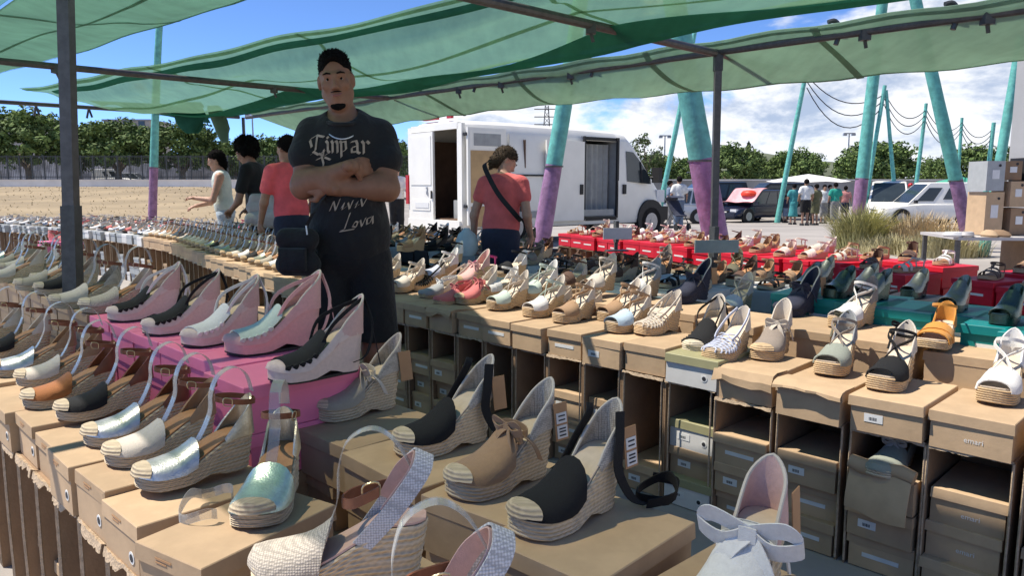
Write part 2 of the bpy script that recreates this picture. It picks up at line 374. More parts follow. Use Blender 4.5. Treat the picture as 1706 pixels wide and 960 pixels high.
def counter(b, H, P, hc, sc=.42, p=2., lean=.12, th=.004, grow=.001, m=15, base=0., z0=0.):
    g = []
    for i in range(m):
        t = -1+2*i/(m-1); s = sc*abs(t)**2.0; sg = 1 if t >= 0 else -1
        h = hc*(1-abs(t)**p)+.004; col = []
        for f in (0, .33, .66, 1):
            z = topz(s, H, P)-.006+z0+(h+.006-z0)*f
            pull = .010*math.sin(f*1.6)*(1-abs(t))
            col.append((s*SL-grow-lean*h*f*(1-abs(t))+pull*.6, yc(s)+sg*(wid(s)+grow)*(1-.16*f*f), z))
        g.append(col)
    b.sheet(g, th)
def rim(b, H, P, hc, sc=.42, p=2., lean=.12, grow=.001, r=.0028, m=21):
    pts = []
    for i in range(m):
        t = -1+2*i/(m-1); s = sc*abs(t)**2.0; sg = 1 if t >= 0 else -1; h = hc*(1-abs(t)**p)+.004
        pts.append((s*SL-grow-lean*h*(1-abs(t))+.006*(1-abs(t)), yc(s)+sg*(wid(s)+grow)*.84, topz(s, H, P)+h))
    b.tube(pts, r, 6)
def loop(b, c, rx, ry, tilt, wd=.011, th=.0022, n=22, a0=0, a1=2*math.pi, closed=True):
    pts = [(c[0]+rx*math.cos(a)*math.cos(tilt), c[1]+ry*math.sin(a), c[2]+rx*math.cos(a)*math.sin(tilt)) for a in [a0+(a1-a0)*i/(n if closed else n-1) for i in range(n)]]
    b.band(pts, (0, 0, wd), th, closed=closed)
def spline(pts, n=24):
    pts = [Vector(p) for p in pts]; q = [pts[0]]+pts+[pts[-1]]; out = []
    for i in range(1, len(q)-2):
        for k in range(max(2, n//(len(pts)-1))):
            t = k/max(2, n//(len(pts)-1)); a, b_, c, d = q[i-1:i+3]
            out.append(.5*((2*b_)+(-a+c)*t+(2*a-5*b_+4*c-d)*t*t+(-a+3*b_-3*c+d)*t**3))
    return out+[pts[-1]]
def P_(root, name, key, m, fn, sm=40): return ob(name, cm((name,)+key, m, fn, sm), root)
def bow(b, c, s=1., dirx=1):
    c = Vector(c)
    for sg in (-1, 1):
        lp = spline([c, c+Vector((.006, sg*.03, .012))*s, c+Vector((0, sg*.042, -.002))*s, c+Vector((.004, sg*.02, -.010))*s, c], 20)
        b.band(lp, (.007*s, 0, .017*s), .002)
        tl = spline([c, c+Vector((.012*dirx, sg*.016, -.02))*s, c+Vector((.016*dirx, sg*.028, -.055))*s], 10)
        b.band(tl, (.006*s, .014*s, .003*sg), .002)
    b.box(c, (.012*s, .014*s, .014*s))
def shoe(kind, loc, vm, label, group, rz=None, sm='jute', ins='insole_tan', im='f_cream', tg=0, roll=0, sc=1., strap='leather', cat='shoe', name=None, xtra=None):
    rz = RN if rz is None else rz
    names = dict(hoop='espadrille_wedge', lace='lace_up_wedge', esp='ribbon_espadrille', sand='wedge_sandal', cage='cage_sandal', mule='wedge_mule', flat='flat_sandal', peep='strap_sandal', slip='slip_on_espadrille')
    c, s_ = math.cos(rz), math.sin(rz); k = sc*.13
    t = thing(name or names[kind], label, cat, (loc[0]-c*k, loc[1]-s_*k, loc[2]), rz, group, (sc, sc*1.10, sc), rot=(roll, 0, rz))
    if kind == 'hoop':
        H, P = .082, .033; K = (H, P)
        P_(t, 'wedge_sole', ('h',), sm, lambda b: sole(b, H, P)); P_(t, 'insole', K, ins, lambda b: insole(b, H, P))
        P_(t, 'vamp', ('h',), vm, lambda b: arch(b, .56, .985, H, P, .036, .012, slant=.05))
        P_(t, 'toe_cap', ('h',), sm, lambda b: cap(b, H, P, .56, .036, .012))
        P_(t, 'heel_counter', ('h',), xtra or vm, lambda b: counter(b, H, P, .075, .30, 1.6, .05))
        P_(t, 'ankle_strap', ('h',), strap, lambda b: loop(b, (.035, .002, H+.072), .043, .034, .18, .012))
        P_(t, 'buckle', ('h',), 'buckle', lambda b: b.tube(spline([(.055, .033, H+.066), (.071, .031, H+.070), (.072, .033, H+.086), (.056, .035, H+.082), (.055, .033, H+.066)], 16), .0013, 5))
        P_(t, 'clear_hoop', ('h',), 'clear', lambda b: b.band(spline([(.150, .0, .052), (.118, .002, .082), (.092, .004, .135), (.088, .004, .175), (.070, .003, .212), (.036, .002, .226), (.008, .001, .206), (-.004, 0, .165)], 40), (0, .020, 0), .0014))
    elif kind == 'lace':
        H, P = .105, .036
        P_(t, 'wedge_sole', ('l',), sm, lambda b: sole(b, H, P, ribs=False, lean=.010, z0=.006)); P_(t, 'outsole', ('l',), 'rubber', lambda b: b.sheet([[(s*SL+(.014*max(0, 1-s/.35)), yc(s)-(wid(s)*.93)*q, .004+.006*max(0, (s-.86)/.14)) for q in (-1, 0, 1)] for s in SS[1:-1]], .007))
        P_(t, 'insole', (H, P), ins, lambda b: insole(b, H, P))
        P_(t, 'side_wall', ('l',), sm, lambda b: (arch(b, .60, .99, H, P, .036, .010, grow=.0005), counter(b, H, P, .026, .66, 3, .02)))
        P_(t, 'vamp', ('l',), vm, lambda b: arch(b, .50, .90, H, P, .046, .021, grow=.0022, n=7, a0=.5, a1=math.pi-.5, slant=.06))
        def scal(b):
            for i in range(5):
                for sg in (1, -1):
                    s = .60+.07*i; a = .56-.02*i; a = a if sg > 0 else math.pi-a
                    c_ = Vector((s*SL, yc(s)+(wid(s)+.003)*math.cos(a), topz(s, H, P)-.002+(.044-.027*(i*.07+.1)/.4)*math.sin(a)**.75-.004))
                    b.tube([c_+Vector((0, sg*.004, -.004)), c_, c_+Vector((0, -sg*.006, .003))], [.002, .0085, .006], 7)
        P_(t, 'scalloped_edge', ('l',), vm, scal)
        P_(t, 'heel_counter', ('l',), im, lambda b: counter(b, H, P, .086, .40, 1.5, .14)); P_(t, 'counter_rim', ('l',), 'f_cream', lambda b: rim(b, H, P, .086, .40, 1.5, .14))
        P_(t, 'lace', ('l',), strap, lambda b: (b.band(spline([(.125, .03, .085), (.10, .038, .13), (.055, .036, .165), (.0, .006, .182), (-.012, -.012, .178)], 20), (.004, 0, .009), .002), b.band(spline([(-.012, 0, .185), (-.020, .025, .12), (.01, .046, .05), (.05, .052, .035)], 16), (.009, .003, 0), .002), b.band(spline([(-.014, .004, .185), (-.022, .022, .12), (-.03, .03, .05), (-.035, .035, .012)], 14), (.004, .009, 0), .002), b.band(spline([(.125, -.03, .085), (.09, -.038, .14), (.0, -.012, .18), (-.014, 0, .185)], 16), (.004, 0, .009), .002)))
    elif kind == 'esp':
        H, P = .106, .040; hc = .082
        P_(t, 'wedge_sole', ('e',), sm, lambda b: sole(b, H, P, K=6)); P_(t, 'insole', (H, P), ins, lambda b: insole(b, H, P))
        P_(t, 'vamp', ('e',), vm, lambda b: arch(b, .53, .985, H, P, .042, .012, slant=.07))
        P_(t, 'toe_cap', ('e',), sm, lambda b: cap(b, H, P, .53, .042, .012))
        P_(t, 'heel_counter', ('e', hc), im, lambda b: counter(b, H, P, hc, .34, 1.45, .16)); P_(t, 'counter_rim', ('e', hc), 'f_cream', lambda b: rim(b, H, P, hc, .34, 1.45, .16))
        if strap == 'f_black':
            P_(t, 'ankle_ribbon', ('eb',), strap, lambda b: (b.band(spline([(.022, .029, .180), (.036, .040, .135), (.046, .046, .08), (.02, .056, .025), (-.01, .066, .007)], 24), (.024, 0, .004), .002), b.band(spline([(-.01, .066, .007), (-.055, .095, .022), (-.085, .060, .040), (-.065, .020, .012), (-.02, .040, .010), (-.05, .085, .010), (-.09, .075, .03), (-.08, .03, .03)], 44), (.003, .005, .020), .002), b.band(spline([(.032, -.029, .185), (.045, -.02, .170), (.06, -.034, .13), (.09, -.040, .085), (.12, -.036, .078)], 20), (.018, 0, .006), .002)))
        else:
            def rb(b):
                for q in range(3): loop(b, (.095+.012*q, .003, .108-.012*q), .010, .036-.001*q, -.9+.2*q, .014, .002, 16, .2, math.pi*1.9, False)
                bow(b, (.118, .010, .118), 1.6 if vm == 'f_white' else .9)
                b.band(spline([(.118, .006, .118), (.09, .045, .09), (.07, .050, .05)], 12), (.012, 0, .006), .002)
            P_(t, 'ankle_ribbon', ('er', vm == 'f_white'), strap, rb)
    elif kind == 'sand':
        H, P = .098, .04; hc = .082
        P_(t, 'wedge_sole', ('s',), sm, lambda b: sole(b, H, P, K=6, lean=.02)); P_(t, 'insole', (H, P), ins, lambda b: insole(b, H, P))
        P_(t, 'vamp', ('s',), vm, lambda b: arch(b, .60, .93, H, P, .042, .024, slant=.03))
        P_(t, 'heel_counter', ('s', hc), im, lambda b: counter(b, H, P, hc, .32, 1.35, .10))
        P_(t, 'counter_rim', ('s', hc), im, lambda b: rim(b, H, P, hc, .32, 1.35, .10))
        def st(b):
            loop(b, (.055, .002, .150), .052, .034, .35, .010, .002, 22)
            b.band(spline([(.145, -.02, .082), (.115, 0, .115), (.075, .03, .135), (.06, .034, .15)], 14), (.006, .004, .010), .002)
            b.band(spline([(.145, .02, .082), (.115, 0, .117), (.075, -.03, .137), (.06, -.034, .152)], 14), (.006, .004, .010), .002)
        P_(t, 'ankle_strap', ('s',), strap, st)
        if xtra: P_(t, 'ribbon_tail', ('s',), xtra, lambda b: (b.band(spline([(.0, -.02, .165), (-.03, -.03, .14), (-.045, -.03, .09), (-.05, -.035, .06)], 14), (.012, .012, .004), .002), b.band(spline([(.0, -.02, .165), (-.022, -.045, .13), (-.02, -.055, .08)], 14), (.014, .008, .002), .002), bow(b, (-.004, -.022, .168), .55, -1)))
    elif kind == 'cage':
        H, P = .095, .036
        P_(t, 'wedge_sole', ('c',), sm, lambda b: sole(b, H, P, K=6)); P_(t, 'insole', (H, P), ins, lambda b: insole(b, H, P))
        def cg(b):
            for i in range(7):
                s = .56+.06*i
                for sl in (.09, -.09):
                    pts = []
                    for j in range(11):
                        a = math.pi*j/10; q = (j/10-.5)*2*sl+s; q = min(.985, q); h = .044-.03*(q-.5)/.5
                        pts.append((q*SL, yc(q)+(wid(q)+.002)*math.cos(a), topz(q, H, P)-.004+h*math.sin(a)**.8))
                    b.tube(pts, .0026, 5)
        P_(t, 'cage_straps', ('c',), vm, cg); P_(t, 'heel_counter', ('c',), im, lambda b: counter(b, H, P, .074, .26, 1.6, .10))
        P_(t, 'side_straps', ('c',), vm, lambda b: [b.band(spline([(.01, sg*.022, .16), (.06, sg*.034, .13), (.125, sg*.036, .088), (.155, sg*.030, .07)], 14), (.004, 0, .009), .003) for sg in (1, -1)])
    elif kind == 'mule':
        H, P = .10, .045
        P_(t, 'wedge_sole', ('m',), 'm_green', lambda b: sole(b, H, P, ribs=False)); P_(t, 'insole', (H, P), 'm_green', lambda b: insole(b, H, P))
        P_(t, 'upper', ('m',), vm, lambda b: arch(b, .38, .93, H, P, .060, .026, grow=.004, slant=.05))
        P_(t, 'back_strap', ('m',), vm, lambda b: counter(b, H, P, .065, .34, 1.7, .16))
    elif kind == 'flat':
        H, P = .030, .020
        P_(t, 'platform_sole', ('f',), sm, lambda b: sole(b, H, P, K=3, lean=0)); P_(t, 'insole', (H, P), ins, lambda b: insole(b, H, P))
        P_(t, 'toe_strap', ('f',), vm, lambda b: (arch(b, .66, .80, H, P, .036, .030, n=4, grow=.003), arch(b, .50, .58, H, P, .046, .042, n=3, grow=.004)))
        P_(t, 'ankle_strap', ('f',), strap, lambda b: (loop(b, (.045, 0, .085), .046, .034, .25, .010), b.band(spline([(.13, 0, .066), (.10, 0, .088), (.088, 0, .097)], 8), (0, .012, 0), .002), [b.band(spline([(.03, sg*.029, .028), (.035, sg*.034, .06), (.03, sg*.031, .085)], 8), (.010, 0, 0), .002) for sg in (1, -1)]))
    elif kind == 'peep':
        H, P = .062, .026
        P_(t, 'wedge_sole', ('p',), sm, lambda b: sole(b, H, P, K=4)); P_(t, 'insole', (H, P), ins, lambda b: insole(b, H, P))
        P_(t, 'toe_strap', ('p',), vm, lambda b: (arch(b, .70, .84, H, P, .036, .028, n=4, grow=.003, slant=.02), arch(b, .54, .62, H, P, .044, .040, n=3, grow=.004, slant=-.03), arch(b, .60, .72, H, P, .044, .038, n=3, grow=.005, slant=.06)))
        P_(t, 'heel_counter', ('p',), im, lambda b: counter(b, H, P, .070, .26, 1.7, .08)); P_(t, 'ankle_strap', ('p',), strap, lambda b: loop(b, (.045, 0, .122), .046, .034, .25, .009))
    elif kind == 'slip':
        H, P = .045, .026
        P_(t, 'platform_sole', ('x',), sm, lambda b: sole(b, H, P, K=3)); P_(t, 'insole', (H, P), ins, lambda b: insole(b, H, P))
        P_(t, 'vamp', ('x',), vm, lambda b: arch(b, .50, .985, H, P, .044, .012, slant=.06))
        P_(t, 'heel_counter', ('x',), im, lambda b: counter(b, H, P, .055, .52, 2.2, .05))
        P_(t, 'ankle_ribbon', ('x',), strap, lambda b: (bow(b, (.115, 0, .085), .8), b.band(spline([(.115, 0, .085), (.06, .034, .098), (0, 0, .105), (.06, -.034, .098), (.115, 0, .085)], 24), (0, 0, .011), .002)))
    if tg:
        tz = {'esp': .150, 'sand': .15, 'lace': .16}.get(kind, .12)
        tx = -.014 if kind == 'esp' else -.008
        def card(b): b.sheet([[(tx+.036*j-.006*i, .036+.003*i, tz-.078*i) for j in range(2)] for i in range(2)], .0016)
        pt = P_(t, 'hang_tag', (tz, tx, 1), 'tag_kraft', card)
        if tg > 1:
            def stick(b):
                for qa, qb in ((.26, .54), (.60, .94)): b.sheet([[(tx+.004+.028*j-.006*q, .0375+.003*q, tz-.078*q) for j in range(2)] for q in (qa, qb)], .001)
                for q in (.34, .45, .68, .76, .86): b.box((tx+.018-.006*q, .0386+.003*q, tz-.078*q), (.018, .0006, .0028), 1)
            ob('price_sticker', cm(('price_sticker', tz), ('paper', 'ink'), stick), pt)
    return t
# ------------------------------------------------------------------ boxes and cartons
BL, BW, BH = .325, .195, .115; rnd2 = random.Random(11)
def sbox(top, label, group, m='kraft', rz=None, sz=(BL, BW, BH), lab=0, txt=None, name='shoe_box', lidm=None, tilt=0., nolid=False, hole=False, flap=0):
    """top = centre of the lid's upper face"""
    rz = RN if rz is None else rz; L, w_, h = sz
    t = thing(name, label, 'box', (top[0], top[1], top[2]-h), rz, group, rot=(tilt, tilt*.6, rz))
    lh = .032
    ob('base', cm(('base', sz), m, lambda b: b.box((0, 0, (h-.006)/2), (L-.008, w_-.008, h-.006)), 0), t)
    def lid(b):
        z1, z0, x, y = h, h-lh, L/2, w_/2; c = .0018; e = .0012
        b.loft([[(-x-e, -y-e, z0), (x+e, -y-e, z0), (x+e, y+e, z0), (-x-e, y+e, z0)], [(-x, -y, z1-c), (x, -y, z1-c), (x, y, z1-c), (-x, y, z1-c)], [(-x+c, -y+c, z1), (x-c, -y+c, z1), (x-c, y-c, z1), (-x+c, y-c, z1)]])
    ld = ob('lid', cm(('lid', sz), lidm or m, lid, 0), t, (rnd2.uniform(-.004, .004), rnd2.uniform(-.003, .003), 0), (0, 0, rnd2.uniform(-.014, .014)))
    if flap:
        def fl(b):
            r2 = random.Random(flap); d = .03
            rows = []
            for i in range(7):
                y = -w_/2-.004+(w_+.008)*i/6; d = max(.012, min(.055, d+r2.uniform(-.016, .016)))
                rows.append([(L/2-.10, y, h+.003), (L/2-.02, y, h+.004+.004*r2.random()), (L/2+.006, y, h+.001), (L/2+.012+.010*r2.random(), y, h-d*.5), (L/2+.014+.012*r2.random(), y, h-d)])
            b.sheet(rows, .0025)
        ob('ragged_flap', cm(('flap', sz, flap), lidm or m, fl, 18), t)
    if lab and lab < 3:
        o = ob('label', cm(('label', w_, lab), ('paper', 'ink'), lambda b: (b.box((0, 0, 0), (.001, .055 if lab == 1 else w_*.55, .026 if lab == 1 else .014)), [b.box((.0007, -.012+.004*i, -.002), (.0004, .0016+.0012*(i % 2), .010), 1) for i in range(6)] if lab == 1 else None), 0), t)
        o.location = (L/2-.0030, -.035 if lab == 1 else 0, h*.42)
    if hole:
        ob('finger_hole', cm(('hole',), ('paper', 'ink'), lambda b: (b.disc((0, 0, 0), .013, (1, 0, 0), .001, 14, 0), b.disc((.0008, 0, 0), .008, (1, 0, 0), .001, 14, 1)), 0), t).location = (L/2-.003, .055, h*.35)
    if lab == 3:
        ob('print', cm(('lidprint',), 'tag_kraft', lambda b: (b.box((0, 0, .003), (.0006, .045, .004)), b.box((0, -.006, -.004), (.0006, .030, .003))), 0), ld).location = (L/2+.0016, -.01, h-.017)
    if txt:
        o = ob('print', text_me(txt, .022, 'ink' if txt != 'emari' else 'paper'), t); o.rotation_euler = (math.pi/2, 0, math.pi/2); o.location = (L/2-.0025, .01, h*.36)
    return t
PILE = MB(); PM = ['kraft', 'grey_box', 'white_box', 'black_box', 'pink_box', 'teal_box', 'red_box']
def pbox(top, m='kraft', rz=None, sz=(BL, BW, BH), dn=0):
    rz = RN if rz is None else rz; L, w_, h = sz; mi = PM.index(m); c = Vector(top)
    PILE.box(c-Vector((0, 0, .016)), (L, w_, .032), mi, rz); PILE.box(c-Vector((0, 0, .032+(h-.032)/2)), (L-.008, w_-.008, h-.032), mi, rz)
    if dn and c.z-2*h-.002 > -.03: pbox(c-Vector((0, 0, h+.002)), m, rz, (L, w_, min(h, c.z-h-.002)), 1)
def carton(loc, label, group, w_=.205, h=.485, d=.34, rz=None, torn=1, seed=0, m='carton'):
    rz = RN if rz is None else rz; rd = random.Random(seed); th = .005
    t = thing('open_carton', label, 'carton', loc, rz, group)     # loc: middle of the open front, on the ground
    ob('side_wall', cm(('cside', h, d), m, lambda b: b.box((-d/2, 0, h/2), (d, th, h)), 0), t).location = (0, w_/2-th/2-.001, 0)
    ob('side_wall', cm(('cside', h, d), m, lambda b: b.box((-d/2, 0, h/2), (d, th, h)), 0), t).location = (0, -w_/2+th/2+.001, 0)
    ob('back_wall', cm(('cback', h, d, w_), m, lambda b: b.box((-d+th/2, 0, h/2), (th, w_-2*th-.004, h)), 0), t)
    ob('top_panel', cm(('ctop', h, d, w_), m, lambda b: b.box((-d/2, 0, h-th/2-.001), (d-.002, w_-2*th-.004, th)), 0), t)
    if torn:
        k = rd.randint(0, 3)
        def tn(b):
            r2 = random.Random(k*17+3); pts = []; dd = .006
            for i in range(24):
                y = -w_/2+.004+(w_-.008)*i/23; dd = max(.003, min(.016 if torn > 1 else .008, dd+r2.uniform(-.004, .004)*(1.4 if torn > 1 else .6)))
                pts.append([(.0, y, h-.001), (.003+dd*.35, y, h+.001+.004*r2.random()), (.004+dd*.6, y, h-dd*1.1)])
            b.sheet(pts, .0022)
        ob('torn_flap', cm(('torn', h, w_, k, torn), 'torn', tn, 60), t)
        ob('edge_strip', cm(('estrip', h), 'torn', lambda b: [b.tube([(.001, sg*(w_/2-.004), .01), (.003, sg*(w_/2-.004+.001), h*.5), (.001, sg*(w_/2-.004), h-.004)], .0036, 4) for sg in (1, -1)], 0), t)
    return t
TONE = {}
rnd = random.Random(3)
# ============ row A1: outer row of hoop espadrilles, toes towards the lower left
A1 = [((420, 886), -88, 'm_mint', 'mint metallic espadrille with brown ankle strap turned toward the camera, front kraft box', 'm_gold'),
      ((228, 818), RN, 'm_silver', 'silver metallic espadrille with brown strap beside the mint one turned toward the camera', 'm_gold'),
      ((178, 779), RN, 'f_cream', 'cream closed toe espadrille with brown strap between two silver espadrilles', 'f_tan'),
      ((142, 745), RN, 'm_silver', 'silver espadrille with tan leather lining next to the black suede espadrille', 'leather'),
      ((96, 702), RN, 'f_black', 'black suede closed toe espadrille with rope tip beside the rust one', 'leather'),
      ((40, 682), RN, 'f_rust', 'rust orange suede espadrille with rope tip and open brown heel', 'leather'),
      ((28, 645), RN, 'f_cream', 'cream espadrille with clear plastic hoop just behind the rust suede one', 'f_tan'),
      ((-12, 628), RN, 'm_silver', 'shiny silver espadrille at the left frame edge on the front row', 'f_tan'),
      ((-40, 600), RN, 'f_black', 'black toe espadrille with clear hoop at the far left frame edge', 'f_cream'),
      ((-85, 585), RN, 'f_cream', 'cream espadrille furthest left in the hoop row on kraft boxes', 'f_cream')]
for i, (p, rz, vm, lb, hc) in enumerate(A1):
    a = R(rz) if isinstance(rz, int) else rz+rnd.uniform(-.08, .08)
    q = at(*p, .6)
    shoe('hoop', Vector((q.x-math.cos(a)*.115, q.y-math.sin(a)*.115, .6)), vm, lb, 'espadrilles with clear hoops in the front row', a, 'jute_taupe', xtra=hc)
# big sandal and hoop at the bottom edge
def bigsandal(loc, rz, label):
    t = thing('wedge_sandal', label, 'shoe', loc, rz, None, 1.12); H, P = .088, .034
    P_(t, 'wedge_sole', ('g',), 'jute', lambda b: sole(b, H, P, K=8)); P_(t, 'insole', (H, P), 'insole_blush', lambda b: insole(b, H, P))
    P_(t, 'vamp', ('g',), 'w_cream', lambda b: arch(b, .60, .985, H, P, .044, .014, slant=.06))
    P_(t, 'sling_back', ('g',), 'w_white', lambda b: b.band(spline([(.085, -.036, .062), (.055, -.036, .105), (.03, -.030, .150), (.008, -.012, .178), (.004, .006, .180), (.012, .024, .160), (.05, .034, .110), (.09, .035, .066)], 42), (.024, 0, .012), .003))
    P_(t, 'sling_lining', ('g',), 'f_blush', lambda b: b.band(spline([(.060, -.033, .105), (.035, -.027, .150), (.012, -.011, .175), (.009, .006, .177), (.017, .021, .158), (.054, .031, .110)], 36), (.022, 0, .011), .002))
    P_(t, 'ankle_strap', ('g',), 'leather', lambda b: b.band(spline([(.035, -.036, .128), (.07, -.037, .122), (.105, -.028, .117), (.118, 0, .116), (.10, .028, .124), (.065, .034, .142)], 34), (0, 0, .015), .003))
    P_(t, 'buckle', ('g',), 'buckle', lambda b: b.tube(spline([(.065, .030, .135), (.085, .030, .131), (.086, .032, .150), (.066, .032, .154), (.065, .030, .135)], 16), .0014, 5))
    P_(t, 'clear_hoop', ('g',), 'clear', lambda b: b.band(spline([(.160, 0, .05), (.142, 0, .075), (.125, 0, .118), (.122, 0, .165), (.108, .002, .205), (.075, .004, .222), (.045, .005, .205), (.022, .004, .165)], 44), (0, .019, 0), .0014))
    return t
def toe(p, z, a, d=.115):
    q = at(*p, z); return Vector((q.x-math.cos(a)*d, q.y-math.sin(a)*d, z))
bigsandal(W(.907, .704, .601), R(186), 'large blush lined sling back wedge with clear hoop at the bottom edge, centre left')
dsh = at(772, 852, .81)-at(660, 735, .81)
bigsandal(W(.907, .704, .601)+Vector((dsh.x, dsh.y, 0)), R(190), 'sling back wedge with clear hoop at the bottom edge, only straps in view')
# boxes of row A1: one column every 0.195 m along the table front
cols = [1.31]+[1.545+.192*i for i in range(13)]
for i, u in enumerate(cols):
    z = .60-.012*(i % 3 == 1)
    rz = RN+rnd.uniform(-.03, .03) if i else RN+.22
    u2 = u
    sbox(W(u2, .585+rnd.uniform(-.015, .015), z-.001), f'kraft shoe box with lid, {nth(i+1)} from the near end of the front hoop row', 'kraft boxes under the front hoop espadrilles', rz=rz, sz=(.30, .185, BH), hole=True, lab=3)
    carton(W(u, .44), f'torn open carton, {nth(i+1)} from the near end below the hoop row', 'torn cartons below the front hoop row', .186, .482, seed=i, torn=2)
    for k in range(2 if i % 3 else 1):
        sbox(W(u, .62, .118*(k+1)), f'kraft shoe box, {["lowest", "second lowest"][k]} in the {nth(i+1)} torn carton from the near end', 'kraft boxes inside the front cartons', rz=RN, sz=(.31, .165, BH))
for i in range(4):
    u = 1.06-.2*i
    sbox(W((.985, .76, .56, .36)[i], .60, .599), f'low kraft shoe box, {nth(i+1)} from the left along the bottom edge', 'low boxes at the bottom edge', sz=(.27, .19, BH)); pbox(W((.985, .76, .56, .36)[i], .60, .483), 'kraft', None, (.27, .19, .115), 1)
# ============ row A2
A2 = [((528, 702), 'f_beige', 'w_cream', 'taupe canvas espadrille with cream ankle bow beside the pink boxes', 'f_cream', 1, RN-.06),
      ((668, 762), 'f_black', 'w_cream', 'black canvas espadrille with kraft hang tag on a kraft box, middle of its row', 'f_black', 1, RN-.10),
      ((758, 832), 'f_tan', 'w_cream', 'tan suede espadrille with a white price sticker on its tag', 'f_tan', 2, RN-.06),
      ((868, 897), 'f_black', 'w_cream', 'large black espadrille trailing long black ribbons, white price stickers on its tag', 'f_black', 2, RN-.02)]
for p, vm, im, lb, st, tg, a in A2:
    shoe('esp', toe(p, .6, a), vm, lb, 'ribbon espadrilles on kraft boxes', a, 'jute', im=im, tg=tg, strap=st, sc=1.06, ins='insole_cream')
a = RN+.16
shoe('esp', toe((1175, 1085), .575, a), 'f_white', 'white espadrille with big ivory bow and orange tag at the bottom edge', 'ribbon espadrilles on kraft boxes', a, 'jute', im='f_blush', tg=1, strap='f_white', sc=1.08, ins='insole_cream')
A2B = [(1.665, 1.085, .33, .02), (1.345, 1.06, .30, -.05), (1.07, 1.06, .245, .12), (.835, 1.02, .25, .06), (.555, 1.02, .25, -.04), (.29, 1.02, .25, 0)]
nm = ['taupe', 'middle black', 'tan suede', 'large black', 'ivory bow', 'bottom right corner']
for i, (u, n_, wd, dr) in enumerate(A2B):
    rz = RN+dr
    sbox(W(u, n_, .599 if i != 4 else .574), f'kraft shoe box directly under the {nm[i]} espadrille', 'kraft boxes under the ribbon espadrilles', rz=rz, sz=(.31, wd, .118), lab=0)
    for k in range(1, 3):
        sbox(W(u+(.06, .02, -.02, .03, 0, 0)[i]*(1 if k == 1 else -.6), n_+rnd.uniform(-.02, .02)-(.04 if k == 2 else 0), .599-.119*k-(.026 if i == 4 else 0)), f'kraft shoe box, {nth(k+1)} from the top in the stack under the {nm[i]} espadrille', 'kraft boxes under the ribbon espadrilles', rz=RN+rnd.uniform(-.05, .05), sz=(.31, min(wd, .29), .118))
    pbox(W(u, n_, .242), 'kraft', None, (.31, .25, .118)); pbox(W(u, n_, .123), 'kraft', None, (.31, .25, .118))
# pink platform
PK = [((182, 537), 'f_black', 'black scalloped nude wedge with white laces, furthest left on the pink boxes', RN-.02, 'f_white'), ((241, 560), 'f_black', 'black scalloped nude wedge with black laces, second from left on the pink boxes', RN+.0, 'f_black'),
      ((308, 580), 'f_white', 'white scalloped nude wedge, third from left on the pink boxes', RN+.12, 'f_white'), ((388, 592), 'f_mint', 'pink wedge with pale mint tied vamp, largest on the pink boxes', RN-.10, 'f_pink'), ((452, 640), 'f_black', 'nude wedge with black scalloped vamp and long black lace, nearest on the pink boxes', RN-.08, 'f_black')]
for j, (p, vm, lb, a, st) in enumerate(PK):
    s1 = shoe('lace', toe(p, .735, a), vm, lb, 'scalloped wedges on pink boxes', a, 'f_pink' if j == 3 else 'f_nude', im='f_blush' if j != 3 else 'f_pink', strap=st, sc=1.02 if j != 3 else 1.16, ins='insole_cream')
for i, u in enumerate((1.84, 2.08, 2.31, 2.54, 2.77, 3.0)):
    nb = ('nearest', 'second nearest', 'third nearest', 'fourth nearest', 'fifth nearest', 'furthest')[i]
    for k, pos in enumerate(('upper', 'lower')):
        zt = .734-.124*k-(.0 if i else .0)
        sbox(W(u, 1.0-(.05 if i == 0 else 0)+(.012 if k else 0), zt), f'bright pink shoe box, {pos} box of the {nb} pink stack', 'pink shoe boxes', 'pink_box', sz=(.33, .226, .122), lab=1 if k == 0 and i in (3,) else 0, rz=RN+rnd.uniform(-.02, .02))
    pbox(W(u, 1.0, .484), 'kraft', None, (.33, .22, .12), 1)
# white raised espadrilles at the left, by the post
WH = [((140, 522), 'w_cream', 'hoop', 'off white woven espadrille just left of the pink boxes', 'f_cream'), ((90, 515), 'f_cream', 'hoop', 'off white canvas espadrille in front of the left grey post', 'w_cream'), ((64, 492), 'f_black', 'hoop', 'espadrille with black toe vamp left of the grey post', 'w_cream'),
      ((30, 485), 'f_beige', 'hoop', 'stone coloured espadrille with clear hoop left of the black toed one', 'f_cream'), ((-20, 472), 'f_cream', 'hoop', 'off white espadrille at the left edge above the hoop row', 'f_cream')]
for p, vm, k, lb, hc in WH:
    a = RN+rnd.uniform(.0, .1); shoe(k, toe(p, .735, a), vm, lb, 'off white espadrilles by the left post', a, 'jute_pale', xtra=hc, sc=1.08)
for i in range(9):
    u = 3.25+.225*i
    sbox(W(u, 1.0, .734), f'kraft shoe box of the raised tier, {nth(i+1)} leftward from the pink boxes', 'raised kraft boxes by the left post', sz=(.33, .215, .122))
    pbox(W(u, 1.0, .61), 'kraft', None, (.33, .21, .122), 1)
for i in range(6):
    u = 4.3+.24*i
    shoe('hoop', W(u, 1.02, .735), ('f_cream', 'f_beige', 'm_silver')[i % 3], f'{("cream", "stone", "silver")[i % 3]} espadrille, {nth(i+1)} beyond the black toed one on the raised tier', 'off white espadrilles by the left post', RN+rnd.uniform(-.1, .1), 'jute_pale')

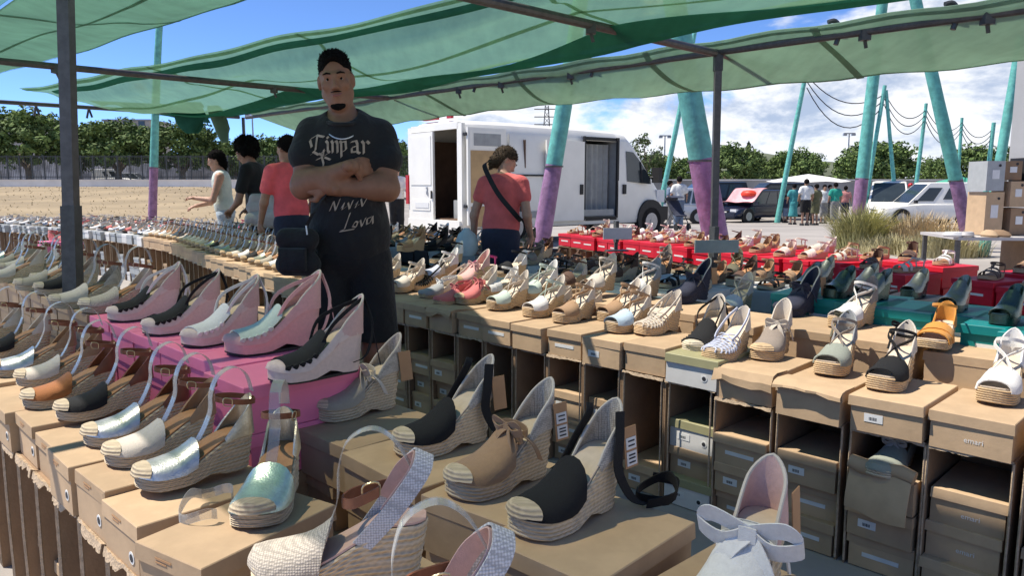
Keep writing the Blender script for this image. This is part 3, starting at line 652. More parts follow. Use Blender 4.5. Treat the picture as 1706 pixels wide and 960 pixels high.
# ============ row B and its long continuation C
def nB(u): return 2.40+float(np.interp(u, [4.4, 6.6, 8.8, 10.5, 12.2, 14, 16], [0, .38, .80, .85, .70, .35, -.15]))
def zB(u): return .60 if u > 1.47 else .575
Bs = [((652, 488), 'sand', 'f_cream', 'f_cream', 'cream wedge sandal just right of the standing man', 'f_cream', None), ((676, 482), 'slip', 'f_mint', 'f_cream', 'pale lime slip-on espadrille right of the standing man', 'f_cream', None),
      ((700, 497), 'slip', 'f_grey', 'f_cream', 'grey lilac slip-on espadrille beside the coral one', 'f_white', None), ((726, 508), 'slip', 'f_coral', 'f_coral', 'solid coral slip-on espadrille with coral ribbons', 'f_coral', None),
      ((762, 508), 'esp', 'f_coral', 'f_cream', 'coral toed wedge with natural rope side right of the solid coral one', 'f_coral', None), ((815, 517), 'sand', 'f_mint', 'f_cream', 'natural wedge with pale mint toe band, row facing the aisle', 'f_cream', None),
      ((876, 529), 'sand', 'f_white', 'f_cream', 'wedge sandal with white toe bands left of the tan strapped one', 'f_mint', None), ((927, 539), 'sand', 'f_tan', 'f_cream', 'wedge sandal with tan toe band and tan ribbon tails', 'f_tan', 'f_tan'),
      ((1014, 555), 'sand', 'f_blue', 'f_cream', 'wedge sandal with light blue toe band', 'f_tan', None), ((1064, 559), 'cage', 'f_cream', 'f_cream', 'cream caged lattice wedge right of the light blue sandal', 'f_cream', None),
      ((1152, 592), 'lace', 'f_black', 'f_cream', 'cream wedge with black scalloped toe on the olive grey box', 'f_black', None), ((1184, 604), 'cage', 'f_lilac', 'f_cream', 'pale lilac strappy wedge on the olive grey box', 'f_lilac', None),
      ((1268, 602), 'esp', 'f_taupe', 'f_cream', 'taupe closed toe wedge on the sunlit kraft box', 'f_cream', None), ((1377, 627), 'sand', 'f_greygreen', 'f_grey', 'wedge with grey green knotted toe and hanging grey ribbon', 'f_taupe', 'f_olive'),
      ((1466, 653), 'sand', 'f_black', 'f_cream', 'wedge with black toe and long black ribbon tails', 'f_black', 'f_black'), ((1655, 675), 'sand', 'f_white', 'f_white', 'white knotted wedge sandal at the right edge', 'f_white', None)]
for j, (p, k, vm, im, lb, st, xt) in enumerate(Bs):
    a = RN+rnd.uniform(-.12, .06)+(.10 if j > 9 else 0); z = zB(1.2 if j > 9 else 2)
    shoe(k, toe(p, z, a), vm, lb, 'wedges along the row facing the aisle', a, 'jute_tan' if k != 'lace' else 'jute_pale', im=im, strap=st, xtra=xt if k == 'sand' else None, ins='insole_cream', sc=1.0 if j < 10 else 1.06)
shoename = {0: 'right edge white sandal', 1: 'right edge white sandal', 2: 'black ribboned wedge', 3: 'grey green knotted wedge', 4: 'taupe wedge', 5: 'lilac wedge'}
ucols = [.33, .575, .80, 1.045, 1.285, 1.50]+[1.715+.205*i for i in range(70)]
NCOL = len(ucols)
for i, u in enumerate(ucols):
    far = u > 4.3; n0 = nB(u); zt = zB(u); wd = .205 if i > 5 else .225
    where = f'{nth(i+1)} from right in the aisle row' if not far else f'{nth(i-18)} leftward in the row behind the man'
    whr2 = f'{nth(i+1)} aisle row carton from right' if not far else f'{nth(i-18)} carton leftward behind the man'
    grp = 'cartons facing the aisle' if not far else 'cartons of the row behind the man'
    rz = RN+rnd.uniform(-.02, .02)
    bm, lm, cn = 'kraft', None, 'kraft'
    if i == 5: bm, lm, cn = 'white_box', 'olive_box', 'white shoe box with olive lid'
    if u > 9.6: bm, lm, cn = ('grey_box', None, 'grey') if i % 3 else ('white_box', None, 'white')
    cc = cn if 'box' in cn else cn+' shoe box'
    tl = rnd.uniform(-.02, .02) if i > 6 else (0, .0, .03, -.02, .02, -.03, 0)[i]
    sbox(W(u, n0+.15+rnd.uniform(-.012, .02)-(.02 if i in (1, 2, 3) else 0), zt-.001-.010*rnd.random()*(i % 2)), f'{cc} on show, {where}', 'display boxes '+grp, bm, lidm=lm, rz=rz+rnd.uniform(-.05, .05), sz=(.33, .193 if i > 5 else .216, .112), lab=(1 if i in (2, 7) else 2 if i in (8, 10, 11, 13) else 0), hole=(i == 5), tilt=tl*.6, flap={2: 0, 3: 21, 4: 22, 12: 23, 19: 24, 23: 25}.get(i, 0), txt='emari' if i in (0, 1) else None)
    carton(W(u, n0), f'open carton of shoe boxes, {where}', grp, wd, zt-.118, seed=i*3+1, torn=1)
    nf = (3, 3, 2, 3, 3, 3, 0, 3, 3, 2, 1, 3)[i] if i < 12 else rnd.choice((1, 2, 2, 3, 3))
    if i == 6: nf = 1
    for k in range(nf):
        om = i == 5 and k != 1
        hh = .108
        mm, ll = ('white_box', 'olive_box') if om else (bm, lm) if u > 9.6 else ('kraft', None)
        nn = 'white shoe box with olive lid' if om else f'{cn} shoe box' if u > 9.6 else 'kraft shoe box'
        if i > 24: pbox(W(u, n0+.165+rnd.uniform(-.03, .02), .004+hh*(k+1)), mm, None, (.305, wd-.024, hh)); continue
        sbox(W(u, n0+.165+rnd.uniform(-.03, .02), .004+hh*(k+1)), f'{nn}, {("lowest", "second lowest", "third lowest")[k]} in the {whr2}', 'boxes inside '+grp, mm, lidm=ll, rz=RN+rnd.uniform(-.03, .03), sz=(.305, wd-.024, hh), lab=rnd.choice((1, 1, 2, 2)) if not far and i > 1 else 0, hole=om, txt='emari' if i < 2 else None)
# the carton with a box pulled open, flap hanging and a bow shoe inside
def openbox(u, n0, z):
    t = thing('open_shoe_box', 'torn open kraft shoe box with its flap hanging and a knotted grey sandal inside', 'box', W(u, n0, z), RN)
    ob('base', cm(('ob_base',), 'kraft', lambda b: (b.box((-.15, 0, .05), (.30, .19, .1)),), 0), t)
    ob('hanging_flap', cm(('ob_flap',), 'kraft', lambda b: b.sheet([[(.012+.03*math.sin(q*1.8)+.002*y*8, (y)*.095, .112-.13*q+.006*math.sin(y*3+q*4)) for y in (-1, -.5, 0, .5, 1)] for q in (0, .2, .4, .6, .8, 1)], .003), 60), t)
    ob('lid_roll', cm(('ob_roll',), 'kraft', lambda b: b.tube([(.0, y*.095, .125+.006*math.sin(y*4)) for y in (-1, -.6, -.2, .2, .6, 1)], [.022, .026, .024, .02, .025, .022], 9), 60), t)
openbox(ucols[2], 2.37, .23)
k_ = shoe('slip', W(ucols[2], 2.45, .335), 'f_greygreen', 'grey green sandal with knotted ribbon inside the torn open box', None, RN, strap='f_grey', im='f_greygreen')
# shoes of the long row behind the man (C): four ranks
vms = ['f_cream', 'f_cream', 'f_cream', 'f_beige', 'm_gold', 'f_black', 'f_white', 'f_cream', 'f_beige', 'f_cream']
vnm = {'f_cream': 'cream', 'f_beige': 'stone', 'm_gold': 'gold', 'f_black': 'black', 'f_white': 'white', 'm_silver': 'silver', 'f_pink': 'pink', 'f_grey': 'grey', 'f_teal': 'teal', 'f_coral': 'coral', 'f_magenta': 'magenta', 'm_pewter': 'pewter', 'f_tan': 'tan', 'f_brown': 'brown', 'f_olive': 'olive', 'f_taupe': 'taupe', 'f_red': 'red', 'f_orange': 'orange', 'f_navy': 'navy', 'm_mint': 'mint metallic', 'f_blush': 'blush', 'f_lilac': 'lilac', 'f_mint': 'mint', 'f_nude': 'nude', 'f_greygreen': 'grey green'}
rank = ('front', 'second', 'third', 'rearmost')
for r in range(4):
    for i in range(54 if r < 2 else 44):
        u = 4.45+.205*i+.05*(r % 2)+(0 if r < 2 else .6*r)
        if u > 15.8 or (r == 3 and u < 6.5): continue
        far = u > 9.6
        if far: vm = rnd.choice(('m_silver', 'f_white', 'f_grey', 'f_black', 'm_pewter', 'f_white', 'f_coral', 'm_silver')); k = rnd.choice(('flat', 'peep', 'peep', 'slip')); sm = rnd.choice(('f_white', 'jute_pale', 'rubber'))
        elif r < 2: vm = rnd.choice(vms); k = 'hoop' if i > 1 else 'esp'; sm = 'jute_tan'
        else: vm = rnd.choice(('f_cream', 'f_grey', 'f_white', 'm_silver', 'f_black', 'f_magenta', 'f_teal', 'f_pink', 'f_tan')); k = rnd.choice(('peep', 'hoop', 'sand', 'slip')); sm = rnd.choice(('jute_tan', 'f_white', 'rubber'))
        n0 = nB(u)+.17+.34*r; z = .60+.0*r
        shoe(k, W(u, n0, z), vm, f'{vnm[vm]} shoe, {nth(i+1)} leftward in the {rank[r]} rank behind the man', 'shoes of the row behind the man', RN+rnd.uniform(-.12, .12), sm, xtra='f_cream' if k == 'hoop' else None, strap='leather' if k == 'hoop' else vm)
    if r:
        for i in range(42):
            u = 4.55+.27*i
            if u > 15.7 or (r == 3 and u < 6.5): continue
            m_ = 'kraft' if u < 9.6 else rnd.choice(('grey_box', 'black_box', 'white_box'))
            pbox(W(u, nB(u)+.17+.34*r, .598), m_, None, (.33, .262, .12), 1)
# pink boxes and coral flats among them, left of the post
for i, p in enumerate(((100, 402), (112, 440))):
    q = at(*p, .66-.1*i); sbox((q.x, q.y, .66-.1*i), f'pink shoe box left of the grey post, {("upper", "lower")[i]} one', 'pink boxes behind the left post', 'pink_box', sz=(.34, .3, .12))
    pbox((q.x, q.y, .54-.1*i), 'pink_box', None, (.34, .3, .12), 1)
    shoe('slip', (q.x, q.y, .66-.1*i), 'f_coral', f'coral flat shoe on the {("upper", "lower")[i]} pink box behind the grey post', 'coral flats on pink boxes', -.3, 'f_pink', im='f_coral', strap='f_coral')
# ============ second tier of table B (sunlit kraft boxes) and the middle ranks
for i in range(9):
    u = .42+.30*i
    sbox(W(u, 3.01+.03*(i % 2), .655-.012*(i % 3 == 1)), f'large kraft shoe box of the second tier, {nth(i+1)} from the right edge', 'kraft boxes of the second tier', sz=(.36, .272, .13), rz=RN+rnd.uniform(-.04, .04))
    pbox(W(u, 3.02, .523), 'kraft', None, (.36, .28, .13), 1)
B2 = [((1548, 583), .656, 'peep', 'f_orange', 'f_orange', 'ochre orange platform sandal on the second tier', 'f_orange'), ((1393, 548), .656, 'sand', 'f_white', 'f_taupe', 'white toe band wedge with a paper tag on the second tier', 'f_white'), ((1300, 528), .656, 'esp', 'f_navy', 'f_navy', 'dark navy wedge in front of the teal boxes', 'f_navy'),
      ((1203, 528), .60, 'sand', 'f_white', 'f_cream', 'white low wedge behind the lilac one', 'f_cream'), ((975, 490), .67, 'sand', 'f_cream', 'f_cream', 'tall cream wedge with broad cuff behind the light blue sandal', 'f_cream'), ((1042, 500), .66, 'sand', 'f_white', 'f_grey', 'white and silver wedge beside the navy ones', 'f_white'),
      ((925, 480), .66, 'peep', 'f_brown', 'f_cream', 'wedge with brown striped straps behind the tan sandal', 'f_brown'), ((822, 462), .70, 'peep', 'f_black', 'f_white', 'black and white strappy wedge in front of the coral shirted woman', 'f_black'), ((772, 455), .70, 'flat', 'f_magenta', 'f_magenta', 'magenta sandal in front of the coral shirted woman', 'f_magenta'),
      ((720, 440), .70, 'peep', 'f_black', 'f_white', 'zebra strapped sandal left of the magenta one', 'f_black'), ((665, 420), .70, 'sand', 'f_tan', 'f_tan', 'tan wedge right behind the standing man', 'f_tan'), ((1120, 505), .66, 'esp', 'f_navy', 'f_navy', 'navy wedge beside the pale blue box', 'f_navy'),
      ((705, 470), .64, 'sand', 'f_lilac', 'f_white', 'lilac wedge behind the grey slip-on', 'f_white'), ((760, 478), .64, 'esp', 'f_pink', 'f_pink', 'rose wedge behind the coral espadrilles', 'f_pink'), ((800, 492), .64, 'peep', 'f_white', 'f_white', 'white strappy sandal behind the mint wedge', 'f_white'), ((868, 500), .63, 'sand', 'f_mint', 'f_white', 'pale mint strappy wedge behind the white toed one', 'f_mint')]
for p, z, k, vm, im, lb, st in B2:
    a = RN+rnd.uniform(-.15, .1); q = toe(p, z, a)
    shoe(k, q, vm, lb, 'wedges of the second tier', a, 'jute_tan' if vm != 'f_navy' else 'f_navy', im=im, strap=st, ins='insole_cream', sc=1.05, tg=1 if vm == 'f_navy' else 0)
for i in range(9):
    u = 2.95+.25*i
    for n_, z in ((2.77, .585), (3.13, .62)):
        m_ = rnd.choice(('white_box', 'kraft', 'grey_box')) if n_ > 3 else 'kraft'
        pbox(W(u, n_+(nB(u)-2.4), z), m_, None, (.34, .24, .12), 1)
for p, z, m_, lb in (((1118, 462), .63, 'paleblue_box', 'pale blue shoe box right of the middle wedges'), ((845, 480), .63, 'white_box', 'white shoe box printed pink behind the mint wedge')):
    q = at(*p, z); sbox((q.x, q.y, z), lb, None, m_, sz=(.32, .24, .13))
for i in range(13):
    u = 1.95+.205*i; vm = rnd.choice(('f_cream', 'f_white', 'f_beige', 'f_tan', 'f_blush', 'f_grey', 'f_black', 'f_cream'))
    shoe(rnd.choice(('sand', 'peep', 'slip', 'cage')), W(u, 2.80+rnd.uniform(-.03, .03)+(nB(u)-2.4), .596), vm, f'{vnm[vm]} wedge, {nth(i+1)} leftward in the second row behind the aisle row', 'wedges of the second aisle row', RN+rnd.uniform(-.2, .15), 'jute_tan', strap=vm, im='f_cream', ins='insole_cream')
    pbox(W(u, 2.80+(nB(u)-2.4), .595), 'kraft', None, (.33, .19, .12), 1)
# teal boxes with dark green metallic mules
TB = [(1322, 492), (1376, 500), (1432, 506), (1497, 518), (1572, 524), (1660, 546), (1735, 562)]
for i, p in enumerate(TB):
    q = at(*p, .722)+NX*.175
    sbox((q.x, q.y, .722), f'teal green shoe box, {nth(i+1)} from the left behind the second tier', 'teal shoe boxes', 'teal_box', rz=RN+rnd.uniform(-.08, .08), sz=(.35, .235, .125), lab=2)
    pbox((q.x, q.y, .596), 'teal_box', None, (.35, .23, .125)); pbox((q.x, q.y, .47), 'black_box', None, (.35, .23, .125), 1)
    if i != 3: shoe('mule', (q.x-.03, q.y-.03, .723), 'm_green' if i % 2 else 'm_pewter', f'dark metallic green wedge mule on the {nth(i+1)} teal box from the left', 'metallic mules on teal boxes', RN+rnd.uniform(-.4, .3), sc=.80)
for i, p in enumerate(((1370, 447), (1440, 460), (1525, 470))):
    q = at(*p, .72); pbox((q.x, q.y, .64), 'black_box', RN, (.33, .25, .13)); pbox((q.x, q.y, .50), 'black_box', RN, (.33, .25, .13), 1); shoe('mule', (q.x, q.y, .642), 'm_pewter', f'pewter wedge mule on a dark box before the red row, {nth(i+1)} from the left', 'pewter mules before the red row', RN+rnd.uniform(-.3, .1), sc=.85)
# grey boxes and brown sandals in the shade
for r in range(4):
    for i in range(16):
        u = 1.55+.20*i+.06*(r % 2); n0 = 3.58+.36*r
        if u > 4.0+.15*r or u < 2.35-.1*r or (3.75 < u < 4.7 and r < 2): continue
        vm = rnd.choice(('f_brown', 'f_black', 'f_olive', 'f_taupe', 'f_brown', 'f_black', 'f_tan'))
        if r: shoe(rnd.choice(('flat', 'peep', 'flat', 'sand')), W(u, n0, .60), vm, f'{vnm[vm]} sandal, {nth(i+1)} leftward in the {("front", "second", "third", "rear")[r]} rank of the shaded middle table', 'dark sandals of the middle table', RN+rnd.uniform(-.3, .3), rnd.choice(('rubber', 'jute_taupe')), strap=vm, im=vm)
        if r == 0: sbox(W(u, n0, .598), f'grey shoe box, {nth(i+1)} leftward at the front of the shaded middle table', 'grey boxes of the middle table', 'grey_box' if i % 4 else 'white_box', sz=(.33, .195, .12), hole=True)
        else: pbox(W(u, n0, .598), 'grey_box' if i % 4 else 'white_box', None, (.33, .195, .12), 1)
        if r == 0: pbox(W(u, n0, .476), 'grey_box', None, (.33, .195, .12), 1)
for r in range(3):
    for i in range(13):
        u = 4.75+.21*i; n0 = 4.3+.36*r
        vm = rnd.choice(('f_black', 'f_white', 'f_grey', 'm_silver', 'f_tan', 'f_red' if r == 2 else 'f_black', 'f_olive'))
        shoe(rnd.choice(('peep', 'flat', 'sand')), W(u, n0, .64), vm, f'{vnm[vm]} sandal, {nth(i+1)} leftward in the {rank[r]} rank beside the coral shirted woman', 'sandals of the table by the woman', RN+rnd.uniform(-.3, .3), rnd.choice(('rubber', 'jute_tan', 'f_white')), strap=vm, im=vm)
        pbox(W(u, n0, .638), rnd.choice(('black_box', 'grey_box')), None, (.33, .2, .12)); pbox(W(u, n0, .50), 'black_box', None, (.33, .2, .12), 1)
# ============ red boxes
R0, R1 = Vector((2.95, 3.95, 0)), Vector((.42, 9.35, 0)); RD = (R1-R0).normalized(); RP = Vector((RD.y, -RD.x, 0)); RR = math.atan2(-RP.y, -RP.x)
ln = (R1-R0).length
for r in range(2):
    for i in range(int(ln/.275)):
        d = .275*i
        if .70 < d < 1.05: continue
        q = R0+RD*d+RP*(.36*r+rnd.uniform(-.02, .02)+.16)
        z = .655+.015*r+rnd.uniform(-.015, .015)
        sbox((q.x, q.y, z), f'red shoe box, {nth(i+1)} from the right in the {("front", "back")[r]} red rank', 'red shoe boxes', 'red_box', rz=RR+rnd.uniform(-.1, .1), sz=(.34, .262, .14), lab=2)
        vm = rnd.choice(('f_white', 'f_tan', 'f_nude', 'f_cream', 'f_brown', 'f_cream'))
        shoe(rnd.choice(('flat', 'peep', 'peep')), (q.x, q.y, z), vm, f'{vnm[vm]} sandal on the {nth(i+1)} red box from the right, {("front", "back")[r]} rank', 'sandals on red boxes', RR+rnd.uniform(-.5, .5), 'jute_tan', strap=vm, im=vm)
        if r: pbox((q.x, q.y, z-.142), 'red_box', RR, (.33, .255, .14), 1)
        if r == 0:
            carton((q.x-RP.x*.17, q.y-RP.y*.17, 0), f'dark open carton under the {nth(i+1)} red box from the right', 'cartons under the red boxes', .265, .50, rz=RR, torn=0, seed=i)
            for kk in range(rnd.choice((1, 2))):
                pbox((q.x, q.y, .13*(kk+1)), rnd.choice(('red_box', 'black_box')), RR, (.32, .19, .12))

tag(ob('stacked_boxes', (PILE, PM, 0)), 'shoe boxes stacked under and behind the display rows', 'boxes', kind='stuff')

q = at(345, 850, .6); tag(ob('plastic_hoop', (MB().band([(.045*math.cos(a)*(1+.25*math.sin(2*a)), .07*math.sin(a), .012+.008*math.sin(3*a)) for a in [2*math.pi*i/40 for i in range(34)]], (0, 0, .02), .0012), 'clear'), None, (q.x, q.y, .601), (0, 0, .4)), 'loose clear plastic hoop lying on the kraft box beside the mint metallic espadrille', 'hoop')
# ------------------------------------------------------------------ stall frame
SM = 'steel'
def bar(name, label, p, q, r=.022, parts=None, g='steel bars of the stall frame', clamp=()):
    p, q = Vector(p), Vector(q); t = thing(name, label, 'pole', p, 0, g)
    ob('tube', (MB().tube([(0, 0, 0), tuple((q-p)*.5), tuple(q-p)], r, 10), SM), t)
    for f in clamp:
        c = (q-p)*f; ob('clamp', (MB().box(c+Vector((0, 0, -.02)), (.05, .05, .055)).tube([c+Vector((0, 0, -.04)), c+Vector((.015, .01, -.085))], .010, 6), 'steel_dark'), t)
    return t
ZB = 2.05
bar('crossbar', 'grey steel crossbar running over the right hand stall post', W(2.65, -.5, ZB), W(2.65, 4.40, ZB), .024, clamp=(.75,))
bar('crossbar', 'grey steel crossbar at the far left passing behind the left post', W(6.2, -1.5, ZB), W(6.2, 4.40, ZB), .024, clamp=(.52, .8))
bar('crossbar', 'far end crossbar carrying the crumpled green cloth', W(9.2, -1.6, ZB), W(9.2, 4.3, ZB), .022)
bar('rafter', 'short bar of the awning overhang with a bent hook beyond the right post', W(2.65, 4.48, ZB), W(2.65, 5.12, ZB-.02), .020, clamp=(.98,))
bar('rafter', 'short bar of the awning overhang above the van', W(6.2, 4.48, ZB), W(6.2, 5.15, ZB-.04), .020)
bar('beam', 'long steel beam along the far edge of the awning, right of the man', W(-1.5, 4.44, ZB+.01), W(9.3, 4.44, ZB+.01), .022, clamp=(.245, .3, .50, .57, .62))
def post(name, label, base, top, wd, sleeve, g='upright posts of the stall'):
    base = Vector(base); top = Vector(top); t = thing(name, label, 'pole', base, 0, g); d = top-base
    def sq(a, b_, s): return MB().loft([[tuple(a+Vector((x*s, y*s, 0))) for x, y in ((-.5, -.5), (.5, -.5), (.5, .5), (-.5, .5))], [tuple(b_+Vector((x*s, y*s, 0))) for x, y in ((-.5, -.5), (.5, -.5), (.5, .5), (-.5, .5))]])
    rr = R(20)
    ob('tube', (sq(Vector(), d, wd), SM, 0), t, rot=(0, 0, 0))
    ob('sleeve', (sq(d*sleeve[0], d*sleeve[1], wd*1.22), SM if wd > .05 else 'steel_dark', 0), t)
    ob('foot_plate', (MB().box((0, 0, .006), (.16, .16, .012)), 'steel_dark', 0), t)
    return t
pb = atY(122, 480, 3.12); pt_ = atY(108, -40, 3.12)
d_ = (pt_-pb)/(pt_.z-pb.z)
post('stall_post', 'thick grey square post at the left with a wider lower sleeve', (pb-d_*pb.z), pt_+d_*.15, .047, (.30, .52))
rb_ = at(1190, 420, .95); rt = W(2.65, 4.44, ZB+.05)
post('stall_post', 'slim dark post with a collar in front of the thickest teal pole', (rt.x+.03, rt.y+.02, 0), rt, .042, (.925, .985))
fp = W(9.2, 4.35, 0)
post('stall_post', 'thin pale post at the far left corner held by the woman in white', fp, fp+Vector((0, 0, ZB)), .030, (.2, .3))
# ------------------------------------------------------------------ awning cloths
def awn(name, label, f, nu, nv, m, th=.004, g='green awning cloths', sm=60, seams=(), cross=()):
    Pn = [[tuple(f(i/(nu-1), j/(nv-1))) for j in range(nv)] for i in range(nu)]
    o = ob(name, (MB().sheet(Pn, th), m, sm)); tag(o, label, 'awning', g)
    for k in seams:
        ob('seam', (MB().sheet([[tuple(Vector(f(i/(nu-1), min(1, max(0, k+d))))-Vector((0, 0, .006))) for d in (-.012, 0, .012)] for i in range(nu)], .002), m, sm), o)
    for k in cross:
        ob('seam', (MB().sheet([[tuple(Vector(f(min(1, max(0, k+d)), j/(nv-1)))-Vector((0, 0, .007))) for d in (-.0022, .0022)] for j in range(nv)], .002), m, sm), o)
    return o
def lerp(a, b, t): return a+(b-a)*t
def wav(u, n, k=1): return .006*math.sin(3.1*u+2*n)+.010*math.sin(7*n+1.7*u)+.006*math.sin(13*n-4*u)
def p1(s, t):       # over the camera and the left of the frame
    u = lerp(.6, 9.3, s); e = 1.70+.33*smooth((u-3.1)/.8) if u < 4.3 else 2.03-.11*(u-4.3); n = lerp(.0, e, t)  # unseen near edges cut back to let sun and sky onto the stall
    z = lerp(2.22, 2.12, s)-.05*math.sin(math.pi*((u-2.65)/3.55 % 1))*math.sin(math.pi*min(1, t*1.1))+.10*(t > .9)*(t-.9)*10*.6+wav(u, n)
    return W(u, n, z+.03)
def p1a(s, t): return p1(s, t*.50)
def p1b(s, t):
    q = .50+.035*(1 if .02 < s < .36 else 0)*(.6+.4*math.sin(40*s))+t*.50  # gap out of view, added to drop sun streaks on the front boxes
    return p1(s, min(1, q))-Vector((0, 0, .02))
awn('awning_cloth', 'added thin net cloth, mostly above the frame, passing sun onto the front shoe rows', p1a, 50, 30, 'awning_net_added')  # net is made up, mostly out of view, to brighten the front rows
awn('awning_cloth', 'mint green cloth overhead at the top left with a long straight edge against the sky', p1b, 50, 14, 'awning', seams=(.45, .985), cross=(.5, .74))
def p2(s, t):
    u = lerp(1.0, 9.15, s); e2 = 2.66-.10*max(0, u-4)-.05*max(0, u-6.2)*1.2; e3 = 3.52+.12*max(0, min(3, u-1.5))+.02*u
    n = lerp(e2, e3, t); k = ((u-2.65)/3.55) % 1
    z = lerp(2.19, 2.07, t)-.10*math.sin(math.pi*k)*math.sin(math.pi*t)-.05*math.sin(math.pi*t)+wav(u, n)*1.2+.05*math.exp(-((t-.12)/.06)**2)*(.4+.6*math.sin(math.pi*k))-.03*math.exp(-((t-.2)/.05)**2)
    return W(u, n, z)
awn('awning_cloth', 'large green cloth sagging across the middle of the stall above the man', p2, 60, 36, 'awning_mid', seams=(.02, .40), cross=(.2, .45, .7))
def p2f(s, t):      # the second, folded layer under its right side
    a = p2(s, .62+.36*t); return a+Vector((0, 0, -.02-.035*math.sin(math.pi*t)+.01*math.sin(20*s)))
awn('folded_cloth', 'dark green doubled fold hanging under the right edge of the middle cloth', p2f, 60, 10, 'awning_dark')
def p2g(s, t):
    a = p2(.05+.9*s, .06+.06*t); return a+Vector((0, 0, -.012-.03*math.sin(math.pi*t)))
awn('folded_cloth', 'narrow dark fold along the upper left edge of the middle cloth', p2g, 50, 6, 'awning_dark')
def p3(s, t):
    u = lerp(-1.5, 9.1, s); n = lerp(4.36, 5.02+.12*math.sin(u*.9+.6)-.15*max(0, 1-u/2.5), t)
    return W(u, n, 2.085-.185*t**1.1-.035*math.sin(math.pi*t)*(1+math.sin(u*2))+.008*math.sin(9*u+4*t)+.035*max(0, 1-t*9))
awn('awning_cloth', 'pale green strip sloping down outside the far beam', p3, 80, 14, 'awning_pale', seams=(.03, .97), cross=(.22, .33, .44, .56, .68))
def crum(b, c, w_, h, d, seed):
    r2 = random.Random(seed); rows = []
    for i in range(16):
        a = 2*math.pi*i/16; col = []
        for j in range(9):
            q = j/8; k = (.35+.65*math.sin(math.pi*min(1, q*.85+.15)))*(1+.22*math.sin(3*a+4*q+seed)+.12*r2.uniform(-1, 1))
            col.append((c[0]+w_*k*math.cos(a)+d[0]*q, c[1]+w_*.5*k*math.sin(a)+d[1]*q, c[2]-h*q))
        rows.append(col)
    b.sheet(rows, .006, close_u=True)
cb_ = atY(315, 178, 8.7); m_ = MB(); crum(m_, (cb_.x, cb_.y, cb_.z+.05), .16, .34, (.02, 0), 2)
def fr(s, t): a = atY(lerp(150, 335, s), 168+8*s, 8.75); return a+Vector((0, .25*t, -(.03+.17*s**1.5)*t+.03*math.sin(14*s)*t))
m_.sheet([[tuple(fr(i/16, j/6)) for j in range(7)] for i in range(17)], .006)
tag(ob('crumpled_cloth', (m_, 'awning_dark', 60)), 'dark green cloth bunched and knotted under the far left end of the awning', 'awning')
cb2 = atY(357, 182, 8.6); m_ = MB(); crum(m_, (cb2.x, cb2.y, cb2.z+.04), .085, .40, (.10, 0), 5)
tag(ob('hanging_cloth', (m_, 'awning_pale', 60)), 'pale green cloth end hanging at the thin far corner post', 'awning')
for i, (x, y) in enumerate(((60, 176), (148, 180))):
    c = atY(x, y, 8.6); tag(ob('cloth_peg', (MB().tube([c, c+Vector((-.03, 0, -.11))], .012, 5).tube([c, c+Vector((.03, 0, -.10))], .012, 5), 'steel_dark')), f'dark clip hanging from the far awning edge, {("left", "right")[i]} of two', 'clip', 'clips on the far awning edge')
for i, (x, y, u) in enumerate(((1362, 64, 1.9), (1478, 64, 1.3), (1008, 136, 3.7), (790, 158, 5.0))):
    c = W(u, 4.44, ZB+.02); tag(ob('awning_clip', (MB().tube(spline([c+Vector((0, 0, -.06)), c+Vector((.02, 0, .02)), c+Vector((-.01, 0, .07)), c+Vector((-.05, 0, .065))], 12), .014, 6), 'steel_dark')), f'black clip on the long awning beam, {nth(i+1)} from the right', 'clip', 'clips on the awning beam')
# sign boards among the shoes
for (x0, y0, x1, y1, z, c, lb) in ((1152, 399, 1228, 420, .8, 'steel_board', 'grey green blank board at the foot of the slim dark post'), (1003, 379, 1052, 398, .72, 'board_pale', 'pale blank board standing among the red boxes')):
    mat('steel_board', (.24, .29, .28), .6, .08, 10); mat('board_pale', (.55, .58, .57), .6, .06, 10)
    Yd = 5.0 if x0 > 1100 else 7.2
    a, b_ = atY(x0, y1, Yd), atY(x1, y0, Yd); c_ = (a+b_)/2
    t = thing('sign_board', lb, 'board', (c_.x, c_.y-.06, a.z-.02), R(8)); ob('panel', (MB().box((0, 0, (b_.z-a.z)/2+.02), (b_.x-a.x, .012, b_.z-a.z)), c, 0), t)
    ob('stand', (MB().box((0, .05, .09), (.03, .09, .2)).box((0, .02, .005-(a.z-.62)), (.2, .12, .01)).box((0, .05, -(a.z-.62)/2), (.03, .03, a.z-.60)), 'steel_dark', 0), t)
# ------------------------------------------------------------------ teal and purple log poles
def logpole(pb, pt, Y, wpx, ytr, label, purple=True, cat='pole', g='painted log poles of the market ground', ycap=None):
    b0, t0 = atY(*pb, Y), atY(*pt, Y); d = (t0-b0)/(t0.z-b0.z); zg = gz(b0.x, b0.y)
    base = b0-d*(b0.z-zg); top = t0; r = wpx/FPX*Y/2*.92
    t = thing('log_pole', label, cat, base, 0, g); L_ = top-base
    def seg(f0, f1, k=0):
        pts = []; rs = []
        for i in range(7):
            f = f0+(f1-f0)*i/6; pts.append(L_*f+Vector((.012*math.sin(5*f+Y), .012*math.cos(4*f+Y), 0))); rs.append(r*(1.12-.30*f)*(1+.02*math.sin(19*f+Y)))
        return MB().tube(pts, rs, 14)
    ft = 0
    if purple:
        p = atY(pb[0]+(pt[0]-pb[0])*(pb[1]-ytr)/(pb[1]-pt[1]), ytr, Y); ft = (p.z-base.z)/(top.z-base.z)
        ob('purple_base', (seg(-.02, ft), 'purple_paint'), t)
    ob('teal_log', (seg(ft, 1), 'teal_paint'), t)
    if r > .08: ob('iron_band', (MB().tube([L_*(ft*.98), L_*(ft*.98)+Vector((0, 0, .02))], r*1.16, 14), 'steel'), t)
    return t
logpole((905, 390), (985, -120), 11.0, 30, 275, 'thick leaning teal pole with purple base in front of the white van')
